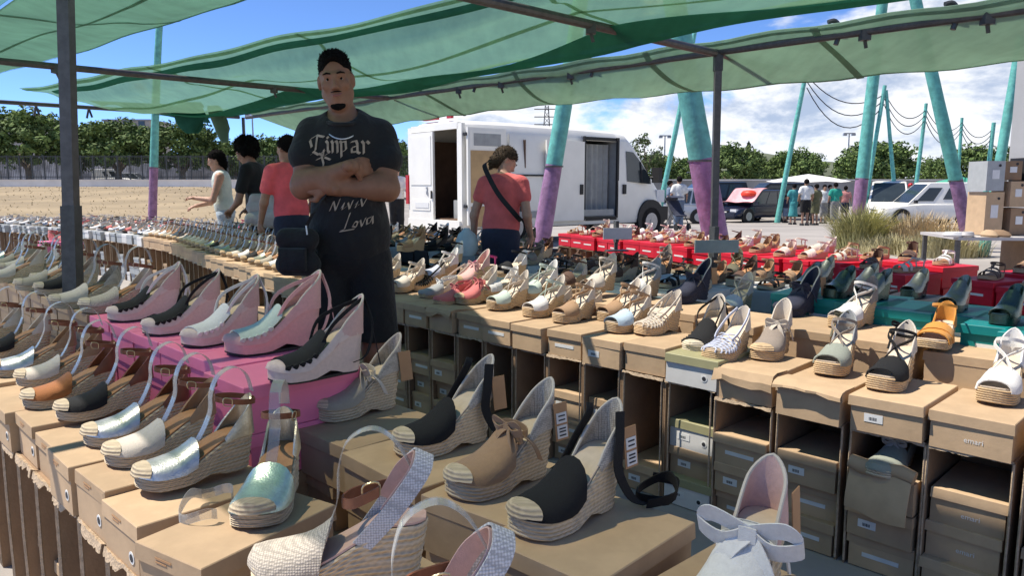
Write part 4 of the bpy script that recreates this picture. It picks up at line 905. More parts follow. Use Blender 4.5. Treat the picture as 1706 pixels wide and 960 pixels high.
logpole((1190, 392), (1103, -130), 8.0, 44, 265, 'thickest leaning teal pole with purple base right of the white van')
logpole((253, 362), (266, 30), 20, 14, 278, 'upright teal pole with purple base on the sandy field at left')
logpole((1430, 350), (1484, -110), 15, 21, 297, 'leaning teal pole with purple base behind the green grass clump')
logpole((1610, 385), (1502, -110), 14, 22, 300, 'teal pole leaning to the left with purple base by the dry grass')
logpole((1108, 306), (1158, 52), 30, 9, 0, 'thin teal pole leaning beside the thickest pole', False)
logpole((1308, 300), (1342, 124), 34, 9, 0, 'far teal pole carrying looping wires above the dark car', False)
logpole((1448, 300), (1474, 142), 34, 8, 0, 'far teal pole of a crossing pair, left leg', False)
logpole((1490, 308), (1476, 150), 34, 7, 0, 'far teal pole of a crossing pair, right leg', False)
logpole((1526, 312), (1543, 172), 36, 7, 0, 'thin weathered pole carrying wires behind the small white van', False)
logpole((1597, 275), (1603, 196), 44, 6, 0, 'far thin pole carrying wires above the right hand trees', False)
logpole((1648, 268), (1656, 204), 44, 8, 0, 'short teal pole at the far end of the looping wires', False)
logpole((1664, 275), (1702, 60), 13, 17, 0, 'teal pole half hidden behind the stacked cartons at right', False)
# wires
mat('wire', (.03, .03, .035), .6)
wp = [atY(1345, 126, 34), atY(1440, 174, 34), atY(1475, 156, 34), atY(1543, 182, 36), atY(1603, 204, 44), atY(1656, 212, 44)]
def cat_(b, p, q, sag, r=.022):
    b.tube([p+(q-p)*t-Vector((0, 0, sag*4*t*(1-t))) for t in [i/12 for i in range(13)]], r, 4)
lnk = [(0, 2, 'between the car pole and the crossing pair'), (2, 3, 'right of the crossing pair'), (3, 4, 'above the small white van'), (4, 5, 'at the far right')]
for a, c, s_ in lnk:
    for k in range(3):
        m_ = MB(); p, q = wp[a]-Vector((0, 0, .25*k)), wp[c]-Vector((0, 0, .22*k)); cat_(m_, p, q, .75+.3*k if a == 0 else .7+.12*k)
        tag(ob('power_cable', (m_, 'wire')), f'{("top", "middle", "lowest")[k]} drooping black cable {s_}', 'cable', 'drooping cables of the pole line')
# ------------------------------------------------------------------ vehicles
mat('van_white', (.84, .82, .75), .32, .03, 3, spec=.5, stain=.06); mat('car_navy', (.012, .016, .035), .25, .1, 3, spec=.6); mat('car_black', (.014, .015, .017), .3, .1, 3, spec=.5)
mat('car_silver', (.45, .46, .47), .35, .05, 3, metal=.4); mat('glass_dark', (.03, .04, .045), .12, .1, 3, spec=.7); mat('tyre', (.018, .018, .018), .85, .2, 20); mat('rim', (.38, .38, .39), .4, .1, 20, metal=.5)
mat('plastic_black', (.02, .02, .021), .6, .1, 10); mat('lamp_red', (.45, .01, .015), .3, .1, 20); mat('lamp_clear', (.7, .72, .75), .15, .05, 20); mat('plywood', (.50, .33, .16), .7, .12, 4, stain=.1); mat('ply_brown', (.13, .075, .045), .8, .15, 5)
mat('liner', (.34, .35, .34), .7, .1, 5); mat('plate', (.72, .72, .7), .5, .03, 10)
def wheel(parent, x, y, z, r, w_):
    t_ = ob('wheel', (MB().disc((0, 0, 0), r, (0, 1, 0), w_, 22), 'tyre', 30), parent, (x, y, z))
    ob('rim', (MB().disc((0, 0, 0), r*.62, (0, 1, 0), w_+.012, 16).disc((0, 0, 0), r*.16, (0, 1, 0), w_+.03, 8), 'rim', 30), t_)
def van():
    O = (-.96, 15.0, 0); t = thing('cargo_van', 'tall white cargo van with its rear and sliding doors open', 'van', O, math.atan2(.62, .78))
    Wd = 2.05
    st = [0, .06, .5, 1.35, 2.3, 3.21, 3.3, 4.37, 4.5, 4.75, 5.05, 5.35, 5.6, 5.9, 6.15, 6.32]
    zt = [2.44, 2.50, 2.53, 2.54, 2.53, 2.52, 2.52, 2.48, 2.46, 2.421, 2.22, 1.90, 1.60, 1.30, 1.10, .80]
    ins = [.02, .0, 0, 0, 0, 0, 0, 0, 0, .01, .02, .03, .04, .08, .16, .34]
    prof = [(.03, .34), (.0, .46), (-.005, .9), (.0, 1.25), (.035, 1.7), (.085, 2.20), (.12, 2.31), (.20, 2.42), (.36, 2.49), (.7, 2.525)]
    rings = []
    for x, z1, i_ in zip(st, zt, ins):
        r = []; tp = 2.525
        for y, z in prof:
            f = (z-.34)/(tp-.34)
            zz_ = z if z1 >= 2.42 and z < 2.3 else (.34+(z1-.34)*f if z1 < 2.42 else 2.2+(z1-2.2)*(z-2.2)/(tp-2.2) if z > 2.2 else z)
            yy = y if z1 > 2.2 else y*(.55 if z > 1.3 else 1)*1.0+(.10*f*(1 if z1 < 2.2 else 0))
            r.append((x, yy+i_, zz_))
        r += [(x, Wd-y_, z_) for (_, y_, z_) in r[::-1]]; rings.append(r)
    k = len(rings[0]); b = MB(); vs = [p for r in rings for p in r]; fs = []
    for i in range(len(rings)-1):
        for j in range(k-1):
            if st[i] >= 3.3 and st[i+1] <= 4.37 and 1 <= j <= 4: continue
            fs.append((i*k+j, (i+1)*k+j, (i+1)*k+j+1, i*k+j+1))
    fs.append(tuple((len(rings)-1)*k+j for j in range(k)))
    b.add(vs, fs); ob('body', (b, 'van_white', 28), t)
    ob('underbody', (MB().box((3.1, Wd/2, .36), (6.0, Wd-.1, .08)), 'plastic_black', 0), t)
    # rear frame and doors (rear plane x=0)
    ob('rear_frame', (MB().box((.03, .10, 1.42), (.08, .16, 2.0)).box((.03, Wd-.08, 1.42), (.08, .13, 2.0)).box((.03, Wd/2, 2.38), (.08, Wd-.3, .13)).box((.0, Wd/2, .42), (.12, Wd-.1, .18)), 'van_white', 0), t)
    ld = ob('rear_door', (MB().box((-.025, 1.47, 1.36), (.05, .93, 1.88)).box((-.055, 1.47, 1.72), (.014, .80, 1.0)).box((-.056, 1.47, .80), (.012, .72, .22)), 'van_white', 0), t)
    ob('number_plate', (MB().box((-.066, 1.42, .80), (.008, .52, .11)), 'plate', 0), ld)
    ob('emblem', (MB().box((-.056, 1.22, 1.10), (.012, .03, .10)).box((-.056, 1.235, 1.16), (.012, .07, .035)).box((-.056, 1.25, 1.06), (.012, .02, .07)).box((-.056, 1.20, 1.03), (.012, .02, .08)), 'rim', 0), ld)
    ob('handle', (MB().box((-.065, 1.05, 1.02), (.02, .04, .16)), 'plastic_black', 0), ld)
    for y in (Wd-.02,): ob('tail_light', (MB().box((-.01, y, 1.12), (.1, .10, .62)), 'lamp_red', 0), t)
    # open rear door folded flat along the side, inner face out
    od = ob('rear_door', (MB().box((.50, -.10, 1.38), (.93, .05, 1.9)).box((.50, -.13, 2.10), (.86, .012, .36)), 'van_white', 0), t); od['label'] = 'rear door folded open along the side with a plywood liner'
    ob('door_liner', (MB().box((.50, -.131, 1.38), (.80, .014, 1.02)).box((.50, -.131, .60), (.80, .014, .40)), 'plywood', 0), od)
    ob('window_recess', (MB().box((.50, -.139, 2.10), (.66, .008, .24)), 'liner', 0), od)
    ob('hinge', (MB().box((.06, -.05, 2.2), (.10, .10, .06)).box((.06, -.05, .8), (.10, .10, .06)), 'plastic_black', 0), od)
    ob('roof_bracket', (MB().box((.05, 1.2, 2.56), (.08, .5, .04)).box((.05, .5, 2.56), (.06, .16, .05)), 'lamp_red', 0), t)
    ob('cargo_lining', (MB().box((1.6, .9, 1.3), (.03, 1.75, 1.7)).box((.8, .16, 1.3), (1.5, .03, 1.7)).box((.8, 1.85, 1.3), (1.5, .03, 1.7)).box((.8, 1, .52), (1.5, 1.7, .03)), 'ply_brown', 0), t)
    ob('cargo_load', (MB().box((.5, .45, .72), (.5, .5, .38)).box((.7, .7, 1.0), (.4, .4, .2)), 'liner', 0), t)
    # sliding door opening
    ob('door_frame', (MB().box((3.29, .02, 1.36), (.05, .05, 1.86)).box((4.36, .03, 1.36), (.06, .05, 1.86)).box((3.83, .07, 2.25), (1.0, .05, .07)).box((3.83, .03, .46), (1.0, .06, .08)), 'plastic_black', 0), t)
    ob('cargo_curtain', (MB().sheet([[(3.31+1.05*i/36, .30+.035*math.sin(i*1.1), .52+1.62*j/6) for j in range(7)] for i in range(37)], .006), 'liner', 60), t)
    ob('cargo_floor', (MB().box((3.83, .6, .50), (1.1, 1.1, .03)).box((3.83, .7, 2.28), (1.1, 1.1, .02)).box((3.29, .7, 1.4), (.02, 1.2, 1.8)).box((4.40, .7, 1.4), (.02, 1.2, 1.8)).box((3.83, 1.2, 1.4), (1.1, .02, 1.8)), 'liner', 0), t)
    ob('sliding_door', (MB().box((2.66, -.05, 1.30), (1.1, .05, 1.72)), 'van_white', 0), t)
    ob('door_handle', (MB().box((3.12, -.085, 1.12), (.09, .03, .22)), 'plastic_black', 0), t); ob('door_handle', (MB().box((4.55, -.02, 1.12), (.09, .05, .22)), 'plastic_black', 0), t)
    ob('door_rail', (MB().box((2.0, -.012, 1.42), (2.3, .012, .035)), 'plastic_black', 0), t)
    for x in (1.15, 2.3): ob('panel_seam', (MB().box((x, .02, 1.75), (.012, .04, 1.0)), 'liner', 0), t)
    fw = lambda x, z: (x, -.008 if z < 1.3 else .03+.05*(z-1.3), z)
    ob('side_window', (MB().add([(4.66, -.01, 1.30), (5.52, .02, 1.24), (5.50, .03, 1.38), (5.18, .06, 1.76), (4.92, .06, 1.98), (4.66, .055, 2.0)], [(0, 1, 2, 3, 4, 5)]).add([(4.66, .02, 1.30), (5.52, .05, 1.24), (5.50, .06, 1.38), (5.18, .09, 1.76), (4.92, .09, 1.98), (4.66, .085, 2.0)], [(5, 4, 3, 2, 1, 0)]), 'glass_dark', 0), t)
    ob('window_pillar', (MB().tube([(5.16, .0, 1.28), (5.16, .05, 1.76)], .022, 5), 'plastic_black', 0), t)
    ob('windscreen', (MB().sheet([[(4.98+.72*i/4, .40+1.25*j/4, 2.30-.80*i/4+.015) for j in range(5)] for i in range(5)], .01), 'glass_dark', 30), t)
    ob('mirror', (MB().box((5.52, -.16, 1.45), (.12, .22, .36)).tube([(5.45, 0, 1.4), (5.5, -.12, 1.4)], .03, 6), 'plastic_black', 0), t)
    ob('wheel_arch', (MB().disc((5.52, .03, .40), .47, (0, 1, 0), .10, 26), 'plastic_black', 30), t); ob('wheel_arch', (MB().disc((1.3, .03, .40), .45, (0, 1, 0), .10, 26), 'plastic_black', 30), t)
    wheel(t, 5.52, .10, .34, .345, .24); wheel(t, 1.3, .10, .34, .345, .24); wheel(t, 5.52, Wd-.12, .34, .345, .22); wheel(t, 1.3, Wd-.12, .34, .345, .22)
    ob('side_trim', (MB().box((2.2, -.012, .60), (4.0, .03, .14)), 'liner', 0), t); ob('bumper', (MB().box((6.2, Wd/2, .52), (.3, 1.7, .34)), 'plastic_black', 0), t)
    ob('headlight', (MB().box((6.02, .22, .95), (.28, .16, .30)), 'lamp_clear', 0), t)
van()
def car(name, label, cat, px, Y, rz, L, Wd, H, paint, style='hatch', g=None):
    p = atY(px, 330, Y); t = thing(name, label, cat, (p.x, Y, gz(p.x, Y)), rz, g)
    hh = H*.55 if style != 'van' else H*.50
    if style == 'hatch': body = [(0, .42), (.03, .8), (.12, hh), (L*.55, hh+.02), (L*.72, hh), (L*.92, hh*.80), (L*.985, hh*.62), (L, .45)]
    elif style == 'van': body = [(0, .45), (.01, hh), (.05, hh+.05), (L*.6, hh+.04), (L*.72, hh), (L*.92, hh*.86), (L*.985, hh*.70), (L, .45)]
    else: body = [(0, .5), (.02, hh), (.08, hh+.04), (L*.6, hh+.02), (L*.74, hh), (L*.94, hh*.9), (L*.99, hh*.7), (L, .5)]
    b = MB(); rows = []
    for x, z in body:
        k = .06 if L*.06 < x < L*.9 else .18
        rows.append([(x, -Wd/2+k, .24), (x, -Wd/2+k*.3, .34), (x, -Wd/2+k*.2, .24+(z-.24)*.55), (x, -Wd/2+k*.6, .24+(z-.24)*.9), (x, -Wd/2+k+.10, z), (x, Wd/2-k-.10, z), (x, Wd/2-k*.6, .24+(z-.24)*.9), (x, Wd/2-k*.2, .24+(z-.24)*.55), (x, Wd/2-k*.3, .34), (x, Wd/2-k, .24)])
    b.loft(rows); ob('body', (b, paint, 32), t)
    x0, x1, x2, x3 = {'hatch': (.10, .45, L*.52, L*.75), 'van': (.02, .10, L*.52, L*.74), 'suv': (.06, .3, L*.55, L*.77)}[style]
    w0, w1 = Wd/2-.10, Wd/2-.24
    cab = lambda s, z: [(x0, -w0*s, hh-.02), (x3, -w0*s, hh-.02), (x2, -w1*s, z), (x1, -w1*s, z), (x1, w1*s, z), (x2, w1*s, z), (x3, w0*s, hh-.02), (x0, w0*s, hh-.02)]
    c = MB(); v = cab(1, H); mid = [(x1+.06, -w1*.8, H+.03), (x2-.1, -w1*.8, H+.03), (x2-.1, w1*.8, H+.03), (x1+.06, w1*.8, H+.03)]
    c.add(v+mid, [(0, 1, 2, 3), (7, 6, 5, 4)[::-1], (1, 6, 5, 2), (0, 3, 4, 7), (3, 2, 9, 8), (2, 5, 10, 9), (5, 4, 11, 10), (4, 3, 8, 11), (8, 9, 10, 11)]); ob('cabin', (c, paint, 25), t)
    def q(p, a, bb): return tuple(Vector(p[0])*(1-a)*(1-bb)+Vector(p[1])*a*(1-bb)+Vector(p[2])*a*bb+Vector(p[3])*(1-a)*bb)
    def pane(c4, a0, a1, b0, b1, off): return MB().sheet([[tuple(Vector(q(c4, a, bb))+Vector(off)) for bb in (b0, b1)] for a in (a0, a1)], .008)
    for sg in (0, 1):
        c4 = (v[0], v[1], v[2], v[3]) if sg == 0 else (v[7], v[6], v[5], v[4]); off = (0, -.008 if sg == 0 else .008, 0)
        if style == 'van':
            ob('side_window', (pane(c4, .70, .93, .16, .78, off), 'glass_dark', 0), t); ob('side_window', (pane(c4, .44, .58, .24, .76, off), 'glass_dark', 0), t)
        else:
            for a0, a1 in ((.10, .34), (.37, .64), (.67, .94)): ob('side_window', (pane(c4, a0, a1, .12, .88, off), 'glass_dark', 0), t)
    ob('windscreen', (pane((v[1], v[6], v[5], v[2]), .05, .95, .08, .94, (.008, 0, .006)), 'glass_dark', 0), t)
    ob('rear_window', (pane((v[0], v[7], v[4], v[3]), .10, .90, .15, .90, (-.008, 0, .006)), 'glass_dark', 0), t)
    r = .31 if style != 'suv' else .35
    for x in (L*.19, L*.80):
        for sg in (-1, 1):
            ob('wheel_arch', (MB().disc((x, sg*(Wd/2-.06), r), r*1.2, (0, 1, 0), .12, 22), 'plastic_black', 30), t); wheel(t, x, sg*(Wd/2-.085), r, r, .19)
    for sg in (-1, 1):
        ob('headlight', (MB().box((L*.955, sg*(Wd/2-.32), hh*.70), (.14, .34, .15)), 'lamp_clear', 0), t); ob('tail_light', (MB().box((.02, sg*(Wd/2-.18), hh*.8), (.06, .14, .3)), 'lamp_red', 0), t)
        ob('mirror', (MB().box((x3-.25, sg*(Wd/2+.05), hh+.10), (.1, .16, .13)), paint if style != 'van' else 'plastic_black', 0), t)
    ob('grille', (MB().box((L*.985, 0, hh*.66), (.05, Wd*.36, .10)), 'plastic_black', 0), t); ob('number_plate', (MB().box((L+.005, 0, .48), (.012, .5, .11)), 'plate', 0), t)
    ob('bumper', (MB().box((L-.02, 0, .40), (.08, Wd*.86, .16)).box((.02, 0, .42), (.08, Wd*.86, .16)), paint if style == 'hatch' else 'plastic_black', 0), t)
    return t
hc = car('parked_car', 'dark blue hatchback with pink striped cloth and red item on its windscreen', 'car', 1300, 36.5, R(-148), 3.9, 1.68, 1.46, 'car_navy')
mat('stripe_cloth', (.72, .36, .38), .9, .3, 1.2)
loc = hc.matrix_basis.copy()
# cloth draped over bonnet and windscreen
def drape(s, t): x = 1.9+1.45*s; z = 1.50 if x < 2.1 else 1.50-.62*smooth((x-2.1)/.85) if x < 2.95 else .90; return (x, -.8+1.6*t, z+.05+.02*math.sin(9*t+5*s))
o = ob('striped_cloth', (MB().sheet([[drape(i/10, j/12) for j in range(13)] for i in range(11)], .012), 'stripe_cloth', 50), None, hc.location, hc.rotation_euler); tag(o, 'pink and white striped cloth spread over the dark blue hatchback windscreen', 'cloth')
mat('red_plastic', (.6, .05, .02), .5)
o = ob('red_bag', (MB().loft([[(2.5+.30*k*math.cos(a), .25+.38*k*math.sin(a), z) for a in [2*math.pi*i/10 for i in range(10)]] for k, z in ((1, 1.22), (1.08, 1.32), (.8, 1.44), (.3, 1.48))]), 'red_plastic', 50), None, hc.location, hc.rotation_euler); tag(o, 'orange red bag lying on the striped cloth of the hatchback', 'bag')
car('parked_suv', 'black people carrier parked left of the dark blue hatchback', 'car', 1245, 39, R(180), 4.7, 1.9, 1.85, 'car_black', 'suv')
car('parked_suv', 'second black car beyond the dark blue hatchback', 'car', 1345, 42, R(185), 4.5, 1.9, 1.8, 'car_black', 'suv')
car('parked_car', 'silver car behind the pushchair, right of the white cargo van', 'car', 1195, 33, R(170), 4.2, 1.7, 1.5, 'car_silver')
car('parked_van', 'white van facing the camera behind the purple pole base', 'van', 1478, 36, R(-115), 4.4, 1.8, 1.85, 'van_white', 'van')
car('parked_van', 'small white van seen from the side behind the dry grass', 'van', 1624, 32, R(178), 4.2, 1.75, 1.72, 'van_white', 'van')
car('parked_van', 'white van parked far off behind the fence at left', 'van', 160, 82, R(5), 4.3, 1.75, 1.8, 'van_white', 'van')
car('parked_car', 'silver car beside the far white van at left', 'car', 196, 84, R(2), 4.1, 1.7, 1.45, 'car_silver')
# ------------------------------------------------------------------ far wall, fence, buildings
mat('wall_white', (.80, .76, .69), .9, .1, .5, stain=.2); mat('wall_far', (.30, .29, .27), .9, .2, .25, stain=.3); mat('graffiti', (.42, .40, .38), .9, .45, .9); mat('roof_grey', (.30, .30, .31), .8); mat('facade', (.40, .37, .33), .9, .08, .4)
def wallat(x): return Vector((x, 61.0-.0*x, gz(-20, 61)))
t = thing('low_wall', 'low whitewashed wall along the far edge of the sandy field', 'wall', (-30, 61, gz(-20, 61)))
ob('wall', (MB().box((0, 0, .38), (62, .25, .9)), 'wall_white', 0), t); ob('coping', (MB().box((0, 0, .85), (62, .33, .06)), 'wall_white', 0), t)
ft = thing('railing_fence', 'dark metal fence above the low white wall, far left', 'fence', (-30, 61.6, gz(-20, 61)))
for i in range(64): ob('fence_post', cm(('fpost',), 'steel_dark', lambda b: b.box((0, 0, 1.35), (.10, .08, 2.9)), 0), ft, (-31+.98*i, 0, 0))
for z in (1.1, 2.7): ob('rail', (MB().box((0, 0, z), (62, .04, .06)), 'steel_dark', 0), ft)
railing_mb = MB()
for i in range(440): railing_mb.box((-31+.14*i, 0, 1.85), (.022, .022, 1.9))
ob('railing', (railing_mb, 'steel_dark', 0), ft)['kind'] = 'stuff'
t = thing('warehouse', 'long low grey building covered with graffiti behind the fence', 'building', (-34, 92, gz(-30, 92)))
ob('wall', (MB().box((0, 0, 1.7), (70, 8, 3.6)), 'graffiti', 0), t); ob('roof', (MB().box((0, 0, 3.65), (71, 9, .3)), 'roof_grey', 0), t)
for i in range(14): ob('door', (MB().box((-30+4.6*i, -4.04, 1.0), (1.6, .1, 2.2)), 'wall_far', 0), t)
for x, Y, w_, h, lb in ((62, 130, 9, 10.6, 'pale apartment block showing above the leftmost tree'), (232, 140, 8, 11.3, 'low flat roofed block behind the trees left of the teal pole'), (160, 150, 7, 9.5, 'pale block glimpsed between the two leftmost trees')):
    p = atY(x, 250, Y); t = thing('apartment_building', lb, 'building', (p.x, Y, gz(p.x, Y))); ob('wall', (MB().box((0, 0, h/2), (w_, 8, h)), 'facade', 0), t); ob('roof', (MB().box((0, 0, h+.15), (w_+.5, 8.4, .3)), 'roof_grey', 0), t)
    for i in range(3):
        for j in range(4): ob('window', (MB().box((-w_/2+w_/6+i*w_/3, -4.03, 1.8+j*3), (1.1, .1, 1.3)), 'glass_dark', 0), t)
mat('far_stuff', (.18, .17, .16), .9, .4, .5)
t = thing('low_wall', 'dull wall behind the parked cars at the right', 'wall', (32, 62, -.5)); ob('wall', (MB().box((0, 0, 1.0), (60, .3, 2.2)), 'wall_far', 0), t); ob('coping', (MB().box((0, 0, 2.13), (60, .4, .08)), 'wall_white', 0), t)
# ------------------------------------------------------------------ trees
def leafmat(n, c): return mat(n, c, .75, .35, .7, spec=.25, rnd=.12)
leafmat('leaf', (.13, .19, .055)); leafmat('leaf_dark', (.07, .115, .034)); leafmat('leaf_grey', (.10, .12, .055)); leafmat('leaf_pine', (.02, .04, .018))
def crown(seed, rx, rz_, zc, ncl, per, size, flat=True, cl=1.0):
    rg = np.random.RandomState(seed); V = []; F = []; mi = []
    for c in range(ncl):
        while True:
            p = rg.uniform(-1, 1, 3); r = np.linalg.norm(p)
            if .45 < r < 1 and (not flat or p[2] > -.62): break
        p = p/r*(.62+.33*rg.rand())
        C = np.array([p[0]*rx, p[1]*rx*.9, zc+p[2]*rz_])*(1+.04*rg.randn()); cr = rg.uniform(.55, 1.15)*cl
        for k in range(per):
            d = rg.randn(3); d /= np.linalg.norm(d); d[2] = d[2]*.8+.1; o = C+d*cr*rg.uniform(.55, 1.0)
            nrm = d+rg.randn(3)*.5; nrm /= np.linalg.norm(nrm); a = np.cross(nrm, rg.randn(3)); a /= np.linalg.norm(a); bb = np.cross(nrm, a); s = size*rg.uniform(.7, 1.3)
            i0 = len(V); V += [o-a*s, o-bb*s*.55, o+a*s, o+bb*s*.55]; F.append((i0, i0+1, i0+2, i0+3)); mi.append(int(rg.rand() < .35))
    b = MB(); b.add(V, F); b.m = mi; return b
def trunk(seed, h, r, zc, spread):
    rg = random.Random(seed); b = MB(); b.tube([(0, 0, -.3), (.06, .03, h*.5), (0, .0, h)], [r*1.2, r, r*.8], 9)
    for i in range(6):
        a = i*1.05+rg.random(); q = (spread*.55*math.cos(a), spread*.55*math.sin(a), zc*.82+rg.random()*.6); b.tube([(0, 0, h*.85), (q[0]*.45, q[1]*.45, h+(q[2]-h)*.55), q], [r*.6, r*.38, r*.12], 6)
    return b
CR = [(crown(s, 4.1, 2.75, 4.55, 125, 75, .20), ('leaf', 'leaf_dark'), 0) for s in (1, 2, 3)]; CR = [c[0].mesh('crown', c[1], 0) for c in CR]
TR = [trunk(s, 1.9, .30, 4.6, 4).mesh('trunk', ['bark']) for s in (1, 2, 3)]
def tree(px, ytop, wpx, Y, label, i, g='rounded ficus trees along the fence'):
    p = atY(px, ytop, Y); zg = gz(p.x, Y) if Y < 90 else (1.05 if p.x < -.1*Y else -.5)
    sx_ = wpx/FPX*Y/9.0; sz_ = (p.z-zg)/7.5
    t = thing('ficus_tree', label, 'tree', (p.x, Y, zg), i*1.3, g, (sx_, sx_, sz_)); ob('trunk', TR[i % 3], t); ob('crown', CR[i % 3], t); return t
for i, a in enumerate([(38, 182, 165, 72, 'leftmost rounded tree at the left frame edge behind the fence'), (128, 208, 90, 78, 'dark rounded tree glimpsed behind the left post'), (192, 200, 165, 74, 'broad rounded tree between the left post and the teal pole'), (300, 204, 145, 74, 'rounded tree just right of the teal pole at left'), (392, 232, 120, 80, 'lower rounded tree behind the woman in white'), (455, 226, 110, 84, 'rounded tree behind the curly haired woman'), (540, 224, 110, 84, 'tree hidden mostly behind the standing man'), (640, 226, 100, 84, 'tree between the man and the white van'),
                       (1090, 254, 90, 88, 'tree just beyond the white van bonnet'), (1215, 240, 125, 78, 'rounded tree above the black people carrier'), (1262, 262, 70, 92, 'low tree between two rounded trees at right'), (1328, 248, 110, 78, 'rounded tree behind the white parasol'), (1462, 236, 140, 76, 'broad rounded tree behind the crossing pair of poles'), (1560, 262, 70, 90, 'small tree above the small white van'), (1640, 240, 130, 76, 'rounded tree behind the stacked cartons at right'), (1150, 262, 70, 100, 'far low tree behind the thickest teal pole'), (1410, 285, 60, 110, 'small far bush left of the broad tree')]): tree(a[0], a[1], a[2], a[3], a[4], i)
p = atY(1247, 240, 95); t = thing('cypress_tree', 'narrow dark cypress rising behind the rounded trees', 'tree', (p.x, 95, -.5)); zt_ = p.z+.5
b = MB(); rg = np.random.RandomState(5); V = []; F = []
for k in range(900):
    z = zt_*(.1+.9*rg.rand()**.8); r = .75*(1-z/zt_)**.6*rg.rand()**.4; a = rg.rand()*6.28; o = np.array([r*math.cos(a), r*math.sin(a), z]); i0 = len(V); q = rg.randn(3)*.07
    V += [o, o+np.array([.10, 0, .05])+q, o+np.array([0, 0, .4])+q*.5, o+np.array([-.08, .05, .1])-q]; F.append((i0, i0+1, i0+2, i0+3))
ob('crown', (b.add(V, F), 'leaf_pine', 0), t); ob('trunk', (MB().tube([(0, 0, 0), (0, 0, zt_*.8)], [.15, .04], 6), 'bark'), t)
p = atY(1076, 224, 60); t = thing('eucalyptus_tree', 'thin grey green tree above the bonnet of the white van', 'tree', (p.x, 60, -.4)); zz_ = p.z+.4
ob('crown', (crown(11, 1.3, 1.5, zz_-1.6, 26, 30, .12, False, .55), ('leaf_grey', 'leaf_dark'), 0), t); ob('trunk', (MB().tube([(0, 0, 0), (.1, 0, zz_*.5), (-.1, 0, zz_*.85)], [.14, .1, .03], 6).tube([(.1, 0, zz_*.5), (.7, .2, zz_*.8)], [.06, .02], 5), 'bark'), t)
p = atY(1388, 290, 70); t = thing('palm_tree', 'small palm behind the market crowd', 'tree', (p.x, 70, -.5)); hp = p.z+.2
ob('trunk', (MB().tube([(0, 0, 0), (0, 0, hp)], [.2, .16], 8), 'bark'), t)
fr_ = MB()
for k in range(22):
    a = k*.9; e = 1.6; pts = [(e*q*math.cos(a), e*q*math.sin(a), hp+.5*q*(1.5-(k % 4)*.25)-.9*q*q) for q in (0, .3, .6, 1)]; fr_.band(pts, [(-math.sin(a)*w_, math.cos(a)*w_, 0) for w_ in (.1, .35, .3, .05)], .01)
ob('fronds', (fr_, 'leaf', 0), t)
# dry grass
def grass(name, label, px, py, Y, rx, ry, n, h, m, seed, lean=.25):
    p = atY(px, py, Y); z0 = gz(p.x, Y); rg = np.random.RandomState(seed); V = []; F = []
    for k in range(n):
        a = rg.rand()*6.28; r = rg.rand()**.6; o = np.array([p.x+rx*r*math.cos(a), Y+ry*r*math.sin(a), gz(p.x, Y)-.02]); hh = h*rg.uniform(.45, 1.1)*(1-.35*r*r); dr = np.array([math.cos(a)*r+rg.randn()*.4, math.sin(a)*r+rg.randn()*.4, 0])*lean*hh*1.3
        w_ = np.array([.011*math.cos(a+1.5), .011*math.sin(a+1.5), 0])*(Y/15); i0 = len(V); m1 = o+dr*.35+np.array([0, 0, hh*.6]); t1 = o+dr*1.2+np.array([0, 0, hh])
        V += [o-w_, o+w_, m1+w_*.8, m1-w_*.8, t1]; F += [(i0, i0+1, i0+2, i0+3), (i0+3, i0+2, i0+4)]
    return tag(ob(name, (MB().add(V, F), m, 0)), label, 'grass')
mat('grass_green', (.44, .42, .18), .9, .3, 1.5, rnd=0); mat('grass_dry', (.62, .48, .28), .9, .25, 1.5); mat('grass_mix', (.48, .43, .24), .9, .3, 1.5)
grass('tall_grass', 'tall green grass clump at the foot of the purple pole base', 1432, 400, 14.5, .44, .4, 1500, .95, 'grass_green', 1, .35)
grass('dry_grass', 'straw coloured dry weeds between the grass clump and the right pole', 1530, 395, 14.5, .95, .6, 1900, .75, 'grass_dry', 2)
grass('weed_patch', 'grey green weeds in front of the right leaning pole', 1570, 410, 13, .8, .4, 1300, .5, 'grass_mix', 3)
grass('weed_patch', 'low weeds right of the tall green grass clump', 1480, 405, 13.6, .6, .4, 700, .4, 'grass_mix', 4)
mat('field_straw', (.33, .27, .16), .9, .2, 1.5); rg = np.random.RandomState(9); V = []; F = []
for k in range(1800):
    Y = 16+42*rg.rand()**1.5; x = -Y*rg.uniform(.22, .78)-.6
    if not infield(x-1, Y): continue
    s = rg.uniform(.03, .10); o = np.array([x, Y, gz(x, Y)+.02]); a = rg.rand()*6.28; w_ = np.array([math.cos(a), math.sin(a), 0])*.02*(Y/20); i0 = len(V); V += [o-w_, o+w_, o+np.array([rg.randn()*.07, rg.randn()*.07, s])]; F.append((i0, i0+1, i0+2))
tag(ob('dry_field_grass', (MB().add(V, F), 'field_straw', 0)), kind='stuff')
# lamp masts, pylon, parasols
for x, y, Y, lb in ((1415, 222, 90, 'slender street light mast behind the crossing pair of poles'), (420, 190, 80, 'floodlight mast behind the curly haired woman'), (1108, 226, 90, 'street light mast beyond the van bonnet')):
    p = atY(x, y, Y); z0 = gz(p.x, Y) if Y < 90 else -.5; t = thing('street_light', lb, 'street lamp', (p.x, Y, z0), 0, 'lamp masts'); ob('mast', (MB().tube([(0, 0, 0), (0, 0, p.z-z0)], [.13, .07], 7), 'rim'), t); ob('lamp_head', (MB().box((0, 0, p.z-z0), (1.3, .3, .12)).box((-.5, 0, p.z-z0-.15), (.4, .3, .25)).box((.5, 0, p.z-z0-.15), (.4, .3, .25)), 'rim', 0), t)
p = atY(911, 176, 260); t = thing('power_pylon', 'lattice electricity pylon far behind the white van', 'pylon', (p.x, 260, -.5)); hz_ = p.z+.5
b = MB()
